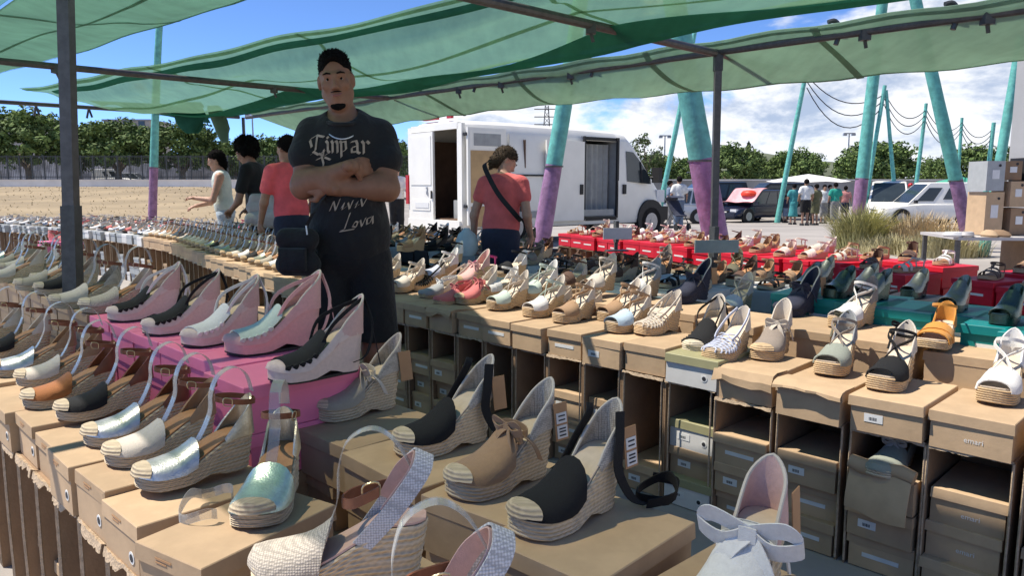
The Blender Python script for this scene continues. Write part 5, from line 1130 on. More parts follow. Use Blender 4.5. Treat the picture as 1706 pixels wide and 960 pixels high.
for sx2, sy2 in ((-1, -1), (1, -1), (1, 1), (-1, 1)): b.tube([(sx2*2.4, sy2*2.4, 0), (sx2*.5, sy2*.5, hz_)], .14, 4)
for k in range(14):
    z0, z1 = hz_*k/14, hz_*(k+1)/14; w0, w1 = 2.4-1.9*k/14, 2.4-1.9*(k+1)/14; b.tube([(-w0, -w0, z0), (w1, -w1, z1)], .08, 4); b.tube([(w0, -w0, z0), (-w1, -w1, z1)], .08, 4)
ob('lattice', (b, 'steel', 0), t)
for z in (.78, .87, .96): ob('cross_arm', (MB().tube([(-4.2, 0, hz_*z), (4.2, 0, hz_*z)], .16, 4), 'steel', 0), t)
def parasol(label, px, py, Y, rad, m, h):
    p = atY(px, py, Y); z0 = gz(p.x, Y); H_ = p.z-z0; t = thing('parasol', label, 'parasol', (p.x, Y, z0)); b = MB(); v = [(0, 0, H_)]; n = 16
    for q, dz in ((.5, .45*h), (1, h)): v += [(rad*q*math.cos(2*math.pi*i/n), rad*q*math.sin(2*math.pi*i/n), H_-dz-(.05 if i % 2 and q == 1 else 0)) for i in range(n)]
    b.add(v, [(0, 1+i, 1+(i+1) % n) for i in range(n)]+[(1+i, 1+n+i, 1+n+(i+1) % n, 1+(i+1) % n) for i in range(n)]); ob('canopy', (b, m, 0), t); ob('pole', (MB().tube([(0, 0, 0), (0, 0, H_)], .03, 6), 'rim'), t)
mat('canvas_white', (.78, .77, .74), .8, .04, 2); mat('canvas_green', (.05, .30, .20), .8, .08, 2)
parasol('wide white market parasol above the crowd', 1347, 290, 38, 2.1, 'canvas_white', .36); parasol('green parasol behind the small white van', 1600, 294, 40, 1.9, 'canvas_green', .5)
# ------------------------------------------------------------------ neighbouring stall at the right edge
def rt(px, py, Y): return atY(px, py, Y)
c = rt(1722, 395, 7.8); tz = c.z
t = thing('market_table', 'plain table at the right edge carrying stacked cartons', 'table', (c.x, 7.9, 0), R(-6)); mat('table_top', (.46, .44, .43), .6, .08, 5)
ob('table_top', (MB().box((0, 0, tz), (1.75, .9, .03)), 'table_top', 0), t); ob('table_skirt', (MB().box((.45, .02, tz/2-.02), (.95, .84, tz-.06)), 'carton', 0), t)
for sx2 in (-.85, .85):
    for sy2 in (-.38, .38): ob('leg', (MB().box((sx2, sy2, tz/2-.01), (.04, .04, tz-.02)), 'steel', 0), t)
STK = [(1636, 268, 1672, 318, 'grey_box', 'pale grey carton standing upright, top left of the stack at right'), (1634, 320, 1672, 392, 'kraft', 'upright kraft carton with a white label under the pale grey one'), (1674, 268, 1706, 300, 'carton', 'brown carton on top of the stack next to the pale grey one'), (1676, 302, 1708, 345, 'kraft', 'kraft carton in the middle of the stack at right'), (1678, 347, 1712, 392, 'carton', 'brown carton at the bottom of the stack at right'), (1712, 262, 1760, 305, 'black_box', 'black crate behind the stacked cartons at the right edge'), (1714, 307, 1760, 345, 'kraft', 'kraft carton at the right frame edge'), (1710, 350, 1770, 368, 'white_box', 'flat white box at the right frame edge')]
for j, (x0, y0, x1, y1, m_, lb) in enumerate(STK):
    x0 += 4; x1 += 4
    a, b_ = rt(x0, y1, 7.75), rt(x1, y0, 7.75); zb = max(tz+.017, a.z)
    t = thing('cardboard_box', lb, 'box', ((a.x+b_.x)/2, 7.9+.02*(j % 3), zb), R(rnd.uniform(-4, 4)), 'boxes of the neighbouring stall')
    w_, h = (b_.x-a.x)*.97, b_.z-zb; ob('box', (MB().box((0, 0, h/2), (w_, .3, h)), m_, 0), t); ob('label', (MB().box((0, -.152, h*.55), (w_*.4, .003, h*.3)), 'paper', 0), t); ob('finger_hole', (MB().disc((w_*.2, -.152, h*.85), .014, (0, 1, 0), .004, 10), 'ink', 0), t)
for j, x in enumerate((1590, 1612, 1648, 1664)):
    p = rt(x, 386, 7.6); t = thing('wrapped_shoe', f'small bundle on the table at the right edge, {nth(j+1)} from the left', 'shoe', (p.x, 7.6, tz+.016), j*.8, 'bundles on the right hand table'); ob('wrapping', (MB().loft([[(.11*k*math.cos(a), .06*k*math.sin(a), z) for a in [2*math.pi*i/12 for i in range(12)]] for k, z in ((.9, 0), (1.05, .02), (.8, .05), (.35, .07 if j > 1 else .03))]), ('paper', 'table_top', 'kraft', 'carton')[j], 50), t)
p = rt(1700, 260, 9.3); t = thing('box_truck', 'grey panelled truck body cut off by the right frame edge', 'truck', (p.x+1.85, 9.75, 0), R(38)); mat('truck_grey', (.42, .42, .41), .6, .08, 1.5, stain=.1)
ob('cargo_body', (MB().box((0, 0, 1.75), (2.35, 2.2, 2.3)), 'truck_grey', 0), t); ob('corner_post', (MB().box((-1.21, -1.12, 1.7), (.09, .07, 2.2)), 'plastic_black', 0), t); ob('chassis', (MB().box((.1, 0, .5), (2.0, 2.0, .2)), 'plastic_black', 0), t)
for x in (-.7, .7): wheel(t, x, -.9, .4, .4, .25); wheel(t, x, .9, .4, .4, .25)
# hills
mat('hill_scrub', (.10, .115, .07), .95, .3, .004)
b = MB(); nx = 80; vs = []; fs = []
for i in range(nx):
    x = -2600+5800*i/(nx-1); h = max(4, 150*(.35+.65*math.exp(-((x-1150)/620)**2))*(.72+.28*math.sin(x*.006)+.12*math.sin(x*.021+1))*(1 if x > -200 else max(.1, 1+(x+200)/900)))
    for k, (yy, f) in enumerate(((3000, 0), (3300, .55), (3700, 1), (4300, .6), (4800, 0))): vs.append((x, yy+60*math.sin(x*.01+k), h*f-3))
for i in range(nx-1):
    for k in range(4): fs.append((i*5+k, (i+1)*5+k, (i+1)*5+k+1, i*5+k+1))
tag(ob('hills', (b.add(vs, fs), 'hill_scrub', 80)), kind='structure')
# ------------------------------------------------------------------ people: smooth implicit surfaces
def _d(pr, X):
    if pr[0] == 'c':
        a, b, ra, rb = np.array(pr[1], float), np.array(pr[2], float), pr[3], pr[4]; ab = b-a
        t = np.clip(((X-a)@ab)/(ab@ab+1e-9), 0, 1); return np.linalg.norm(X-a-t[..., None]*ab, axis=-1)-(ra+(rb-ra)*t)
    c, r = np.array(pr[1], float), np.array(pr[2], float); Y = X-c
    if len(pr) > 3 and pr[3] is not None: Y = Y@np.array(pr[3])
    k0 = np.linalg.norm(Y/r, axis=-1); k1 = np.linalg.norm(Y/(r*r), axis=-1)+1e-9; return k0*(k0-1)/k1
def _bb(pr):
    if pr[0] == 'c':
        a, b = np.array(pr[1], float), np.array(pr[2], float); m = max(pr[3], pr[4]); return np.minimum(a, b)-m, np.maximum(a, b)+m
    c, r = np.array(pr[1], float), np.array(pr[2], float); m = max(r) if len(pr) > 3 and pr[3] is not None else r; return c-m, c+m
def isosurf(ops, h, pad=.03):
    """ops: (op, prim, k) with op '+' smooth union, '-' smooth cut, 'h' keep the side where n.x < d"""
    lo = np.min([_bb(p)[0] for o, p, k in ops if o == '+'], 0)-pad; hi = np.max([_bb(p)[1] for o, p, k in ops if o == '+'], 0)+pad
    n = np.ceil((hi-lo)/h).astype(int)+1; D = np.full(n, .12, np.float32); ax = [lo[i]+h*np.arange(n[i]) for i in range(3)]
    for o, p, k in ops:
        if o == 'h':
            nv, dd = p; G = ax[0][:, None, None]*nv[0]+ax[1][None, :, None]*nv[1]+ax[2][None, None, :]*nv[2]-dd; D = np.maximum(D, G); continue
        b0, b1 = _bb(p); m = .07+k; i0 = np.clip(((b0-m-lo)/h).astype(int), 0, n-1); i1 = np.clip(((b1+m-lo)/h).astype(int)+2, 1, n)
        sl_ = tuple(slice(a, b) for a, b in zip(i0, i1)); X = np.stack(np.meshgrid(*[ax[i][i0[i]:i1[i]] for i in range(3)], indexing='ij'), -1)
        d = _d(p, X); cur = D[sl_]
        if o == '+': q = np.maximum(k-np.abs(cur-d), 0)/k; D[sl_] = np.minimum(cur, d)-q*q*k*.25
        else: d = -d; q = np.maximum(k-np.abs(cur-d), 0)/k; D[sl_] = np.maximum(cur, d)+q*q*k*.25
    Sg = D < 0; cnt = np.zeros(n-1, np.float32); acc = np.zeros((*(n-1), 3), np.float32)
    base = np.stack(np.meshgrid(*[np.arange(m-1) for m in n], indexing='ij'), -1).astype(np.float32)
    def cor(A, o): return A[o[0]:o[0]+n[0]-1, o[1]:o[1]+n[1]-1, o[2]:o[2]+n[2]-1]
    for axx in range(3):
        for u in (0, 1):
            for v in (0, 1):
                o = [0, 0, 0]; o[(axx+1) % 3] = u; o[(axx+2) % 3] = v; o2 = list(o); o2[axx] = 1
                A, B = cor(D, o), cor(D, o2); ms = (A < 0) != (B < 0); t = np.where(ms, A/(A-B+1e-12), 0)
                e = base+np.array(o, np.float32); e[..., axx] += t; acc += np.where(ms[..., None], e, 0); cnt += ms
    act = cnt > 0; idx = np.full(n-1, -1); idx[act] = np.arange(act.sum()); V = lo+h*(acc[act]/cnt[act][:, None]); F = []
    for axx in range(3):
        a1, a2 = (axx+1) % 3, (axx+2) % 3
        s0 = [slice(1, -1)]*3; s0[axx] = slice(0, -1); s1 = list(s0); s1[axx] = slice(1, None)
        A, B = Sg[tuple(s0)], Sg[tuple(s1)]
        for ms, rev in ((A & ~B, False), (~A & B, True)):
            P = np.argwhere(ms); off = np.ones(3, int); off[axx] = 0; P = P+off
            if not len(P): continue
            def gi(d1, d2): Q = P.copy(); Q[:, a1] -= d1; Q[:, a2] -= d2; return idx[Q[:, 0], Q[:, 1], Q[:, 2]]
            q = np.stack([gi(1, 1), gi(0, 1), gi(0, 0), gi(1, 0)], 1); F.append(q[:, ::-1] if rev else q)
    F = np.concatenate(F); F = F[(F >= 0).all(1)]; return V, F
def iso_mb(ops, h, b=None):
    V, F = isosurf(ops, h); b = b or MB(); b.add(V, F.tolist()); return b
mat('skin_man', (.25, .125, .075), .55, .08, 30, .05, bscale=300); mat('skin_light', (.46, .27, .19), .55, .08, 30); mat('skin_dark', (.10, .05, .032), .55, .1, 30); mat('skin_tan', (.34, .19, .125), .55, .08, 30)
mat('hair_black', (.007, .006, .006), .9, .4, 90, .8, bscale=260, spec=.12); mat('hair_brown', (.06, .042, .026), .7, .5, 40, .9, bscale=120, spec=.2); mat('eye_white', (.34, .31, .29), .3, .02, 9); mat('lip', (.26, .10, .085), .5, .05, 30)
def garm(n, c): return mat(n, c, .88, .12, 9, .8, bscale=9, sheen=.1, bdist=.03)
garm('g_black', (.011, .0115, .013)); garm('g_blackshort', (.008, .008, .009)); garm('g_coral', (.66, .13, .125)); garm('g_coral2', (.78, .12, .14)); garm('g_white', (.66, .67, .65)); garm('g_palemint', (.55, .62, .57)); garm('g_teal', (.05, .27, .28)); garm('g_green', (.02, .30, .22)); garm('g_olive', (.12, .12, .06)); garm('g_grey', (.22, .22, .22)); garm('g_navy', (.02, .025, .05)); garm('g_denim', (.14, .19, .27)); garm('g_floral', (.48, .44, .42)); garm('g_rose', (.42, .18, .17)); garm('g_paleblue', (.42, .5, .56))
def hand_ops(w, d, nr, s=1., curl=.7, side=1):
    w, d, nr = Vector(w), Vector(d).normalized(), Vector(nr).normalized(); ac = d.cross(nr).normalized(); nr = ac.cross(d).normalized(); Rm = np.array([tuple(d), tuple(ac), tuple(nr)]).T; o = []
    o.append(('+', ('c', w-d*.03*s, w+d*.02*s, .026*s, .024*s), .02)); o.append(('+', ('e', w+d*.05*s, (.052*s, .042*s, .017*s), Rm), .02))
    for i, L in enumerate((.070, .079, .074, .058)):
        y = (-.030+.020*i)*s; p0 = w+d*.085*s+ac*y; c1 = curl*(.8+.1*i); p1 = p0+(d*math.cos(c1*.5)+nr*math.sin(c1*.5))*L*.5*s; p2 = p1+(d*math.cos(c1*1.3)+nr*math.sin(c1*1.3))*L*.5*s
        o += [('+', ('c', p0-d*.02*s, p1, .0095*s, .0085*s), .008), ('+', ('c', p1, p2, .0085*s, .0072*s), .005)]
    t0 = w+d*.025*s-ac*.030*s*side; t1 = t0+(d*.6-ac*.7*side+nr*.3)*.036*s; t2 = t1+(d*.9-ac*.1*side+nr*.35)*.03*s
    return o+[('+', ('c', t0, t1, .013*s, .011*s), .012), ('+', ('c', t1, t2, .011*s, .009*s), .006)]
def head_ops(c, Rm, k=1., fine=True):
    c = Vector(c); Rm = Matrix(Rm); P = lambda x, y, z: tuple(c+Rm@Vector((x, y, z))*k); Q = np.array(Rm); r = lambda *a: tuple(x*k for x in a)
    o = [('+', ('e', P(0, .018, .030), r(.075, .093, .088), Q), .02), ('+', ('e', P(0, -.022, -.03), r(.060, .072, .088), Q), .03), ('+', ('e', P(0, -.055, -.098), r(.034, .030, .024), Q), .03)]
    o += [('+', ('c', P(-.048, -.005, -.06), P(0, -.055, -.100), .022*k, .022*k), .03), ('+', ('c', P(.048, -.005, -.06), P(0, -.055, -.100), .022*k, .022*k), .03)]
    for s in (-1, 1):
        if fine: o += [('+', ('e', P(s*.043, -.066, -.022), r(.022, .018, .018), Q), .02), ('+', ('c', P(s*.012, -.090, .020), P(s*.048, -.074, .024), .011*k, .009*k), .012), ('-', ('e', P(s*.031, -.098, .002), r(.017, .015, .009), Q), .010), ('+', ('c', P(s*.020, -.084, .0115), P(s*.044, -.078, .0095), .0055*k, .0055*k), .006)]
        o.append(('+', ('e', P(s*.079, .012, -.008), r(.010, .020, .032), Q), .008))
    o += [('+', ('c', P(0, -.086, .014), P(0, -.112, -.030), .008*k, .013*k), .012)]
    if fine: o += [('+', ('e', P(-.013, -.098, -.034), r(.010, .011, .009), Q), .006), ('+', ('e', P(.013, -.098, -.034), r(.010, .011, .009), Q), .006), ('+', ('e', P(0, -.090, -.060), r(.024, .012, .007), Q), .008), ('+', ('e', P(0, -.088, -.073), r(.021, .012, .008), Q), .008), ('-', ('c', P(-.024, -.104, -.0655), P(.024, -.104, -.0655), .0032*k, .0032*k), .004)]
    return o, P, Q, r
def eyes(t, P, k, rm='eye_white'):
    for s in (-1, 1):
        c = P(s*.031, -.0745, .003); e = ob('eye', (MB().tube([tuple(Vector(c)+(Vector(P(s*.031, -.0745+d, .003))-Vector(c))) for d in (.011, .006, -.001, -.007, -.0105)], [.004*k, .0095*k, .0108*k, .008*k, .0025*k], 10), rm), t)
        ob('iris', (MB().tube([P(s*.031, -.0822, .003), P(s*.031, -.0858, .003)], .0058*k, 10), 'hair_black'), e)
        ob('eyebrow', (MB().tube([P(s*.014, -.099, .025), P(s*.032, -.097, .029), P(s*.050, -.083, .024)], [.0035*k, .0045*k, .002*k], 6), 'hair_black'), t)
def strands(hb, c, n, ln, jit):
    hv = np.array(hb.v); rh = np.random.RandomState(3); c = np.array(c)
    for i in rh.permutation(len(hv))[:n]:
        p = hv[i]; d = p-c; d /= np.linalg.norm(d); d = d*.5+np.array([rh.randn()*jit, rh.randn()*jit, -.5+rh.randn()*jit]); d /= np.linalg.norm(d); s1 = np.cross(d, [.3, .5, .8]); s1 /= np.linalg.norm(s1); s2 = np.cross(d, s1); q = .0035
        hb.add([p+s1*q, p-s1*q*.5+s2*q*.8, p-s1*q*.5-s2*q*.8, p+d*ln*rh.uniform(.5, 1.4)], [(0, 1, 3), (1, 2, 3), (2, 0, 3)])
def human(label, loc, rz, height=1.70, h=.018, lean=0., elb=None, wri=None, skin='skin_light', top='g_white', topz=.92, slv=.55, low='g_navy', lowz=.5, hair='short', hm='hair_black', turn=0., nod=0., hips=1., dress=False, group=None, fine=True, hands=True, shoes='plastic_black', stance=.09, bulk=1., sleeve_none=False):
    k = height/1.75; t = thing('person', label, 'person', loc, rz, group)
    piv = Vector((0, .02, .95)); ML = Matrix.Rotation(-lean, 3, 'X') if False else Matrix.Rotation(lean, 3, 'X')
    def T(p):
        p = Vector(p); q = p
        if p.z > .95 and lean: f = min(1, (p.z-.95)/.12); q = piv+Matrix.Rotation(lean*f, 3, 'X')@(p-piv)
        return tuple(q*k)
    elb = elb or ((-.26, .03, 1.15), (.26, .03, 1.15)); wri = wri or ((-.27, -.06, .92), (.27, -.06, .92)); B = bulk
    RL = np.array(Matrix.Rotation(lean, 3, 'X')); E = lambda c, r, lean_=True: ('e', T(c), tuple(x*k for x in r), RL if lean_ and lean else None)
    C = lambda a, b, ra, rb: ('c', T(a), T(b), ra*k, rb*k)
    tors = [E((0, .0, 1.33), (.155*B, .105*B, .17)), E((0, .0, 1.15), (.135*B, .095*B, .16)), E((0, .01, .97), (.155*hips*B, .11*B, .12)), C((-.13*B, .01, 1.42), (.13*B, .01, 1.42), .06, .06)]
    body = [('+', p, .06) for p in tors]+[('+', C((0, .015, 1.40), (0, -.005, 1.56), .058, .050), .04)]
    hd = Matrix.Rotation(lean, 3, 'X')@Matrix.Rotation(turn, 3, 'Z')@Matrix.Rotation(nod, 3, 'X'); hc = T((0, -.012+(-.03 if nod else 0), 1.635))
    ho, P, Q, r = head_ops(hc, hd, k, fine); body += ho
    for i, s in enumerate((-1, 1)):
        sh = (s*.175*B, .01, 1.415); body += [('+', C(sh, elb[i], .050, .040), .04), ('+', C(elb[i], wri[i], .040, .027), .02)]
        hp_ = (s*.085, .01, .90); kn = (s*stance, -.02, .50); an = (s*stance, .02, .09)
        body += [('+', C(hp_, kn, .082*B, .055), .05), ('+', C(kn, an, .056, .038), .03), ('+', C((s*stance, .03, .045), (s*stance*1.15, -.13, .035), .042, .036), .03)]
    b = iso_mb(body, h)
    if hands:
        for i in (0, 1):
            e, w_ = Vector(T(elb[i])), Vector(T(wri[i])); iso_mb(hand_ops(w_, w_-e, (0, 0, -1) if abs((w_-e).normalized().z) < .7 else (1-2*i, -.2, 0), k, .8, 1-2*i), max(.006, h*.4), b)
    ob('body', (b, skin, 80), t)
    G = lambda p, g: ('e', p[1], tuple(x+g for x in p[2]), p[3]) if p[0] == 'e' else ('c', p[1], p[2], p[3]+g, p[4]+g)
    g = max(.016, h*1.0)
    sh_ops = [('+', G(p, g), .06) for p in tors[:2]]+[('+', G(E((0, .0, 1.02), (.15*hips*B, .108*B, .14)), g), .06), ('+', G(tors[3], g*.7), .05)]
    if not sleeve_none:
        for i, s in enumerate((-1, 1)):
            a = Vector((s*.175*B, .01, 1.415)); e = a.lerp(Vector(elb[i]), slv); sh_ops.append(('+', C(a, e, .050+g*.9, .048+g*1.1), .04))
    sh_ops.append(('h', ((0, 0, -1), -topz*k), 0)); sh_ops.append(('-', E((0, -.035, 1.515), (.065, .075, .06)), .01))
    ob('dress_top' if dress else 'shirt', (iso_mb(sh_ops, h), top, 80), t)
    lo_ops = []
    if low:
        lo_ops = [('+', G(E((0, .01, .95), (.150*hips*B, .108*B, .12), False), g*.8), .05)]
        for s in (-1, 1):
            hp_ = (s*.085, .01, .90); kn = (s*stance, -.02, .50); an = (s*stance, .02, .09)
            if dress: lo_ops.append(('+', C((0, .0, .9), (s*.05, 0, lowz), .13, .16), .08))
            elif lowz > .45: lo_ops.append(('+', C(hp_, (s*stance, -.015, lowz-.05), .082*B+g*.8, .078+g), .04))
            else: lo_ops += [('+', C(hp_, kn, .082*B+g*.7, .06+g*.7), .04), ('+', C(kn, (s*stance, .02, max(lowz, .08)), .06+g*.7, .05+g*.6), .03)]
        lo_ops += [('h', ((0, 0, -1), -lowz*k), 0), ('h', ((0, 0, 1), 1.06*k), 0)]
        ob('skirt' if dress else 'shorts' if lowz > .3 else 'trousers', (iso_mb(lo_ops, h), low, 80), t)
    for s in (-1, 1): ob('shoe', (MB().loft([[(k*(s*stance*1.08+x*w_), k*(y), k*z) for x, y in ((-1, .085), (-.9, -.10), (-.5, -.18), (.5, -.18), (.9, -.10), (1, .085), (.5, .115), (-.5, .115))] for z, w_ in ((0, .052), (.03, .054), (.065, .045), (.085, .035))]), shoes, 60), t)
    if hair:
        hg = max(.010, h*.55)
        HO = [('+', ('e', P(0, .024, .036), r(.079+hg, .096+hg, .090+hg), Q), .02)]
        nrm = hd@Vector((0, -.80, -1)); HO.append(('h', (tuple(nrm), nrm.dot(Vector(P(0, -.072, .060)))), 0))
        if hair in ('pony', 'long'):
            if hair == 'pony': HO += [('+', ('e', P(0, .108, .030), r(.030, .028, .03), Q), .02), ('+', ('e', P(.005, .095, -.05), r(.052, .038, .075), Q), .03), ('+', ('e', P(0, .050, -.055), r(.066, .052, .062), Q), .03), ('+', ('c', P(.0, .085, -.09), P(.0, .075, -.15), .034*k, .016*k), .02)]
            else: HO += [('+', ('c', P(0, .07, 0), P(0, .09, -.16), .075*k, .06*k), .04)]
        if hair == 'bun': HO += [('+', ('e', P(0, .085, .10), r(.045, .045, .042), Q), .02)]
        if hair == 'curly':
            rg_ = random.Random(4); HO += [('+', ('e', P(0, .055, .030), r(.105, .105, .115), Q), .03)]
            for i in range(60):
                z = rg_.uniform(-1, 1); a = rg_.uniform(0, 6.283); q = math.sqrt(1-z*z); HO.append(('+', ('e', P(.112*q*math.cos(a), .055+.112*q*math.sin(a), .030+.125*z), r(.030, .030, .030), Q), .012))
            HO.append(('-', ('e', P(0, -.120, -.045), r(.072, .10, .11), Q), .02))
        hb = iso_mb(HO, min(h, .014))
        if h < .02: strands(hb, P(0, .02, 0), 900, .016 if hair != 'curly' else .03, .6 if hair == 'curly' else .3)
        ob('hair', (hb, hm, 0 if h < .02 else 80), t)
    if fine and h < .02: eyes(t, P, k)
    return t
# ============ the seller, arms folded
def seller():
    L = Vector((-.72, 3.22, 0)); t = thing('person', 'tall man in a black printed t-shirt and shorts standing with folded arms behind the shoes', 'person', L, R(7), None, (.955, 1, 1.025))
    X0 = .03; h = .0075
    SL_, SR = (-.150+X0, .02, 1.400), (.150+X0, .02, 1.395); EL, ER = (-.180+X0, -.085, 1.185), (.178+X0, -.075, 1.175); WL, WR = (.040+X0, -.168, 1.262), (-.065+X0, -.140, 1.18)
    tors = [('e', (X0, .0, 1.30), (.155, .112, .19), None), ('e', (X0, .0, 1.10), (.140, .105, .18), None), ('e', (X0, .01, .95), (.150, .112, .13), None), ('c', (-.03+X0, .02, 1.400), (-.145+X0, .015, 1.382), .050, .048), ('c', (.03+X0, .02, 1.400), (.145+X0, .015, 1.377), .050, .048)]
    body = [('+', p, .06) for p in tors]+[('+', ('c', (X0, .03, 1.40), (.005, .0, 1.56), .056, .050), .035), ('+', ('c', (-.06+X0, .03, 1.43), (.06+X0, .03, 1.43), .042, .042), .05)]
    hd = Matrix.Rotation(R(1), 3, 'Z')@Matrix.Rotation(R(-6), 3, 'Y')@Matrix.Rotation(R(6), 3, 'X')
    ho, P, Q, r = head_ops((-.005, -.015, 1.607), hd, .91); body += ho
    body += [('+', ('c', SL_, EL, .052, .046), .05), ('+', ('c', SR, ER, .052, .046), .05), ('+', ('e', (-.168+X0, -.03, 1.31), (.050, .056, .08), None), .04), ('+', ('e', (.168+X0, -.03, 1.30), (.050, .056, .08), None), .04)]
    body += [('+', ('c', EL, WL, .048, .030), .03), ('+', ('e', (-.115+X0, -.118, 1.208), (.072, .042, .046), None), .03), ('+', ('c', ER, WR, .048, .031), .03), ('+', ('e', (.115+X0, -.103, 1.185), (.072, .042, .046), None), .03)]
    for s in (-1, 1):
        hp_, kn, an = (s*.085+X0, .01, .90), (s*.11+X0, -.02, .50), (s*.13+X0, .03, .09)
        body += [('+', ('c', hp_, kn, .080, .060), .05), ('+', ('c', kn, an, .062, .042), .03), ('+', ('e', (s*.125+X0, .035, .35), (.055, .06, .11), None), .04), ('+', ('c', (s*.13+X0, .04, .05), (s*.15+X0, -.13, .04), .045, .038), .03)]
    b = iso_mb(body, h)
    iso_mb(hand_ops(WL, Vector((.70, .72, .0)), (-.6, .75, -.1), .92, .35, 1), .005, b); iso_mb(hand_ops(WR, Vector((-.9, .15, .15)), (-.1, 1, -.2), 1.0, .5, -1), .005, b)
    ob('body', (b, 'skin_man', 80), t)
    g = .018; G = lambda p, g: ('e', p[1], tuple(x+g for x in p[2]), p[3]) if p[0] == 'e' else ('c', p[1], p[2], p[3]+g, p[4]+g)
    so = [('+', G(p, g), .06) for p in tors[:2]]+[('+', ('e', (X0+.01, .0, .97), (.170, .130, .16), None), .08), ('+', G(tors[3], .013), .05), ('+', G(tors[4], .013), .05)]
    so += [('+', ('c', SL_, (-.176+X0, -.045, 1.305), .060, .067), .04), ('+', ('c', SR, (.178+X0, -.04, 1.295), .060, .067), .04)]
    rg_ = random.Random(2)
    for i in range(16):   # soft folds
        z = rg_.uniform(.93, 1.15); x = rg_.uniform(-.12, .12); x2 = max(-.14, min(.14, x+rg_.uniform(-.09, .09))); yy = lambda q: -.126*math.sqrt(max(.05, 1-(q/.165)**2))
        so.append(('+', ('c', (x+X0, yy(x)+.004, z), (x2+X0, yy(x2)+.004, z-rg_.uniform(.03, .07)), .011, .006), .03))
    so += [('h', ((0, 0, -1), -.875), 0), ('-', ('e', (X0-.01, -.045, 1.478), (.066, .085, .052), None), .01)]
    shb = iso_mb(so, h); sh = ob('shirt', (shb, 'g_black', 80), t)
    ob('collar', (MB().tube([(X0-.008+.070*math.cos(a), -.034+.086*math.sin(a), 1.444+.018*math.sin(a)) for a in [2*math.pi*i/28 for i in range(29)]], .008, 6), 'g_black'), t)
    lo = [('+', ('e', (X0, .01, .92), (.168, .130, .13), None), .05)]+[('+', ('c', (s*.088+X0, .01, .88), (s*.110+X0, -.015, .52), .098, .102), .02) for s in (-1, 1)]+[('h', ((0, 0, -1), -.545), 0), ('h', ((0, 0, 1), .98), 0)]
    ob('shorts', (iso_mb(lo, .009), 'g_blackshort', 80), t)
    for s in (-1, 1): ob('shoe', (MB().loft([[(s*.14+X0+x*w_, y, z) for x, y in ((-1, .09), (-.9, -.11), (-.5, -.19), (.5, -.19), (.9, -.11), (1, .09), (.5, .12), (-.5, .12))] for z, w_ in ((0, .054), (.03, .056), (.07, .046), (.095, .036))]), 'plastic_black', 60), t)
    nr = hd@Vector((0, -.72, -1)); ho_ = [('+', ('e', P(0, .022, .036), r(.0765, .0948, .0895), Q), .02), ('+', ('e', P(-.003, .0, .070), r(.062, .078, .054), Q), .02), ('+', ('e', P(.0, .085, -.06), r(.045, .03, .06), Q), .03)]
    rh = random.Random(5)
    for i in range(46):
        a, q = rh.uniform(0, 6.283), rh.random()**.5; ho_.append(('+', ('e', P(.058*q*math.cos(a), .0+.074*q*math.sin(a), .070+.050*math.sqrt(max(0, 1-q*q*.92))), r(.010, .012, .009), Q), .008))
    ho_ += [ ('h', (tuple(nr), nr.dot(Vector(P(0, -.072, .040)))), 0), ('-', ('e', P(0, -.092, .030), r(.057, .052, .058), Q), .010)]
    hb = iso_mb(ho_, .006); hv = np.array(hb.v); hc0 = np.array(P(0, .02, .02)); rh = np.random.RandomState(3)
    for i in rh.permutation(len(hv))[:1500]:
        p = hv[i]; d = p-hc0; up = d[2] > .045; d = d/np.linalg.norm(d); L_ = .004+(.008 if up else .002)*rh.rand(); d = d+np.array([rh.randn()*.35, rh.randn()*.35-.1, rh.randn()*.25]); d /= np.linalg.norm(d); s1 = np.cross(d, [.3, .5, .8]); s1 /= np.linalg.norm(s1); s2 = np.cross(d, s1); q = .0026
        hb.add([p+s1*q-d*.002, p-s1*q*.5+s2*q*.8-d*.002, p-s1*q*.5-s2*q*.8-d*.002, p+d*L_], [(0, 1, 3), (1, 2, 3), (2, 0, 3)])
    ob('hair', (hb, 'hair_black', 0), t)
    bd = [('+', ('e', P(0, -.074, -.110), r(.036, .023, .018), Q), .015), ('+', ('c', P(-.046, -.030, -.086), P(0, -.078, -.112), .008, .012), .01), ('+', ('c', P(.046, -.030, -.086), P(0, -.078, -.112), .008, .012), .01)]
    ob('beard', (iso_mb(bd, .005), 'hair_black', 80), t)
    ob('moustache', (MB().tube([P(-.024, -.089, -.0515), P(-.010, -.103, -.0495), P(.010, -.103, -.0495), P(.024, -.089, -.0515)], [.0012, .0026, .0026, .0012], 6), 'hair_black'), t)
    ob('lips', (MB().tube([P(-.026, -.086, -.0600), P(-.012, -.1005, -.0655), P(.012, -.1005, -.0650), P(.027, -.086, -.0585)], [.0015, .0050, .0050, .0015], 7), 'lip'), t)
    eyes(t, P, .91)
    for i, (rr, zz_) in enumerate(((.064, 1.448), (.084, 1.428))): ob('necklace', (MB().tube([(X0-.006+rr*math.cos(a), -.030-(.070+.03*i)*max(0, -math.sin(a))+.06*max(0, math.sin(a)), zz_-.030*(1+i)*max(0, -math.sin(a))**1.5+.03*max(0, math.sin(a))) for a in [2*math.pi*j/36 for j in range(37)]], .0026, 5), 'm_silver'), t)
    # printed lettering laid on the cloth
    bv = BVHTree.FromPolygons([Vector(v) for v in shb.v], shb.f)
    def proj(x, z, off=.004):
        hit = bv.ray_cast(Vector((x, -1, z)), Vector((0, 1, 0))); return (x, (hit[0].y if hit[0] else -.13)-off, z)
    pm = mat('print_cream', (.38, .31, .24), .8, .2, 40)
    def px2(x, y): return ((x-570)/392+.0, (1.785-(y-85)/392)/1.035)
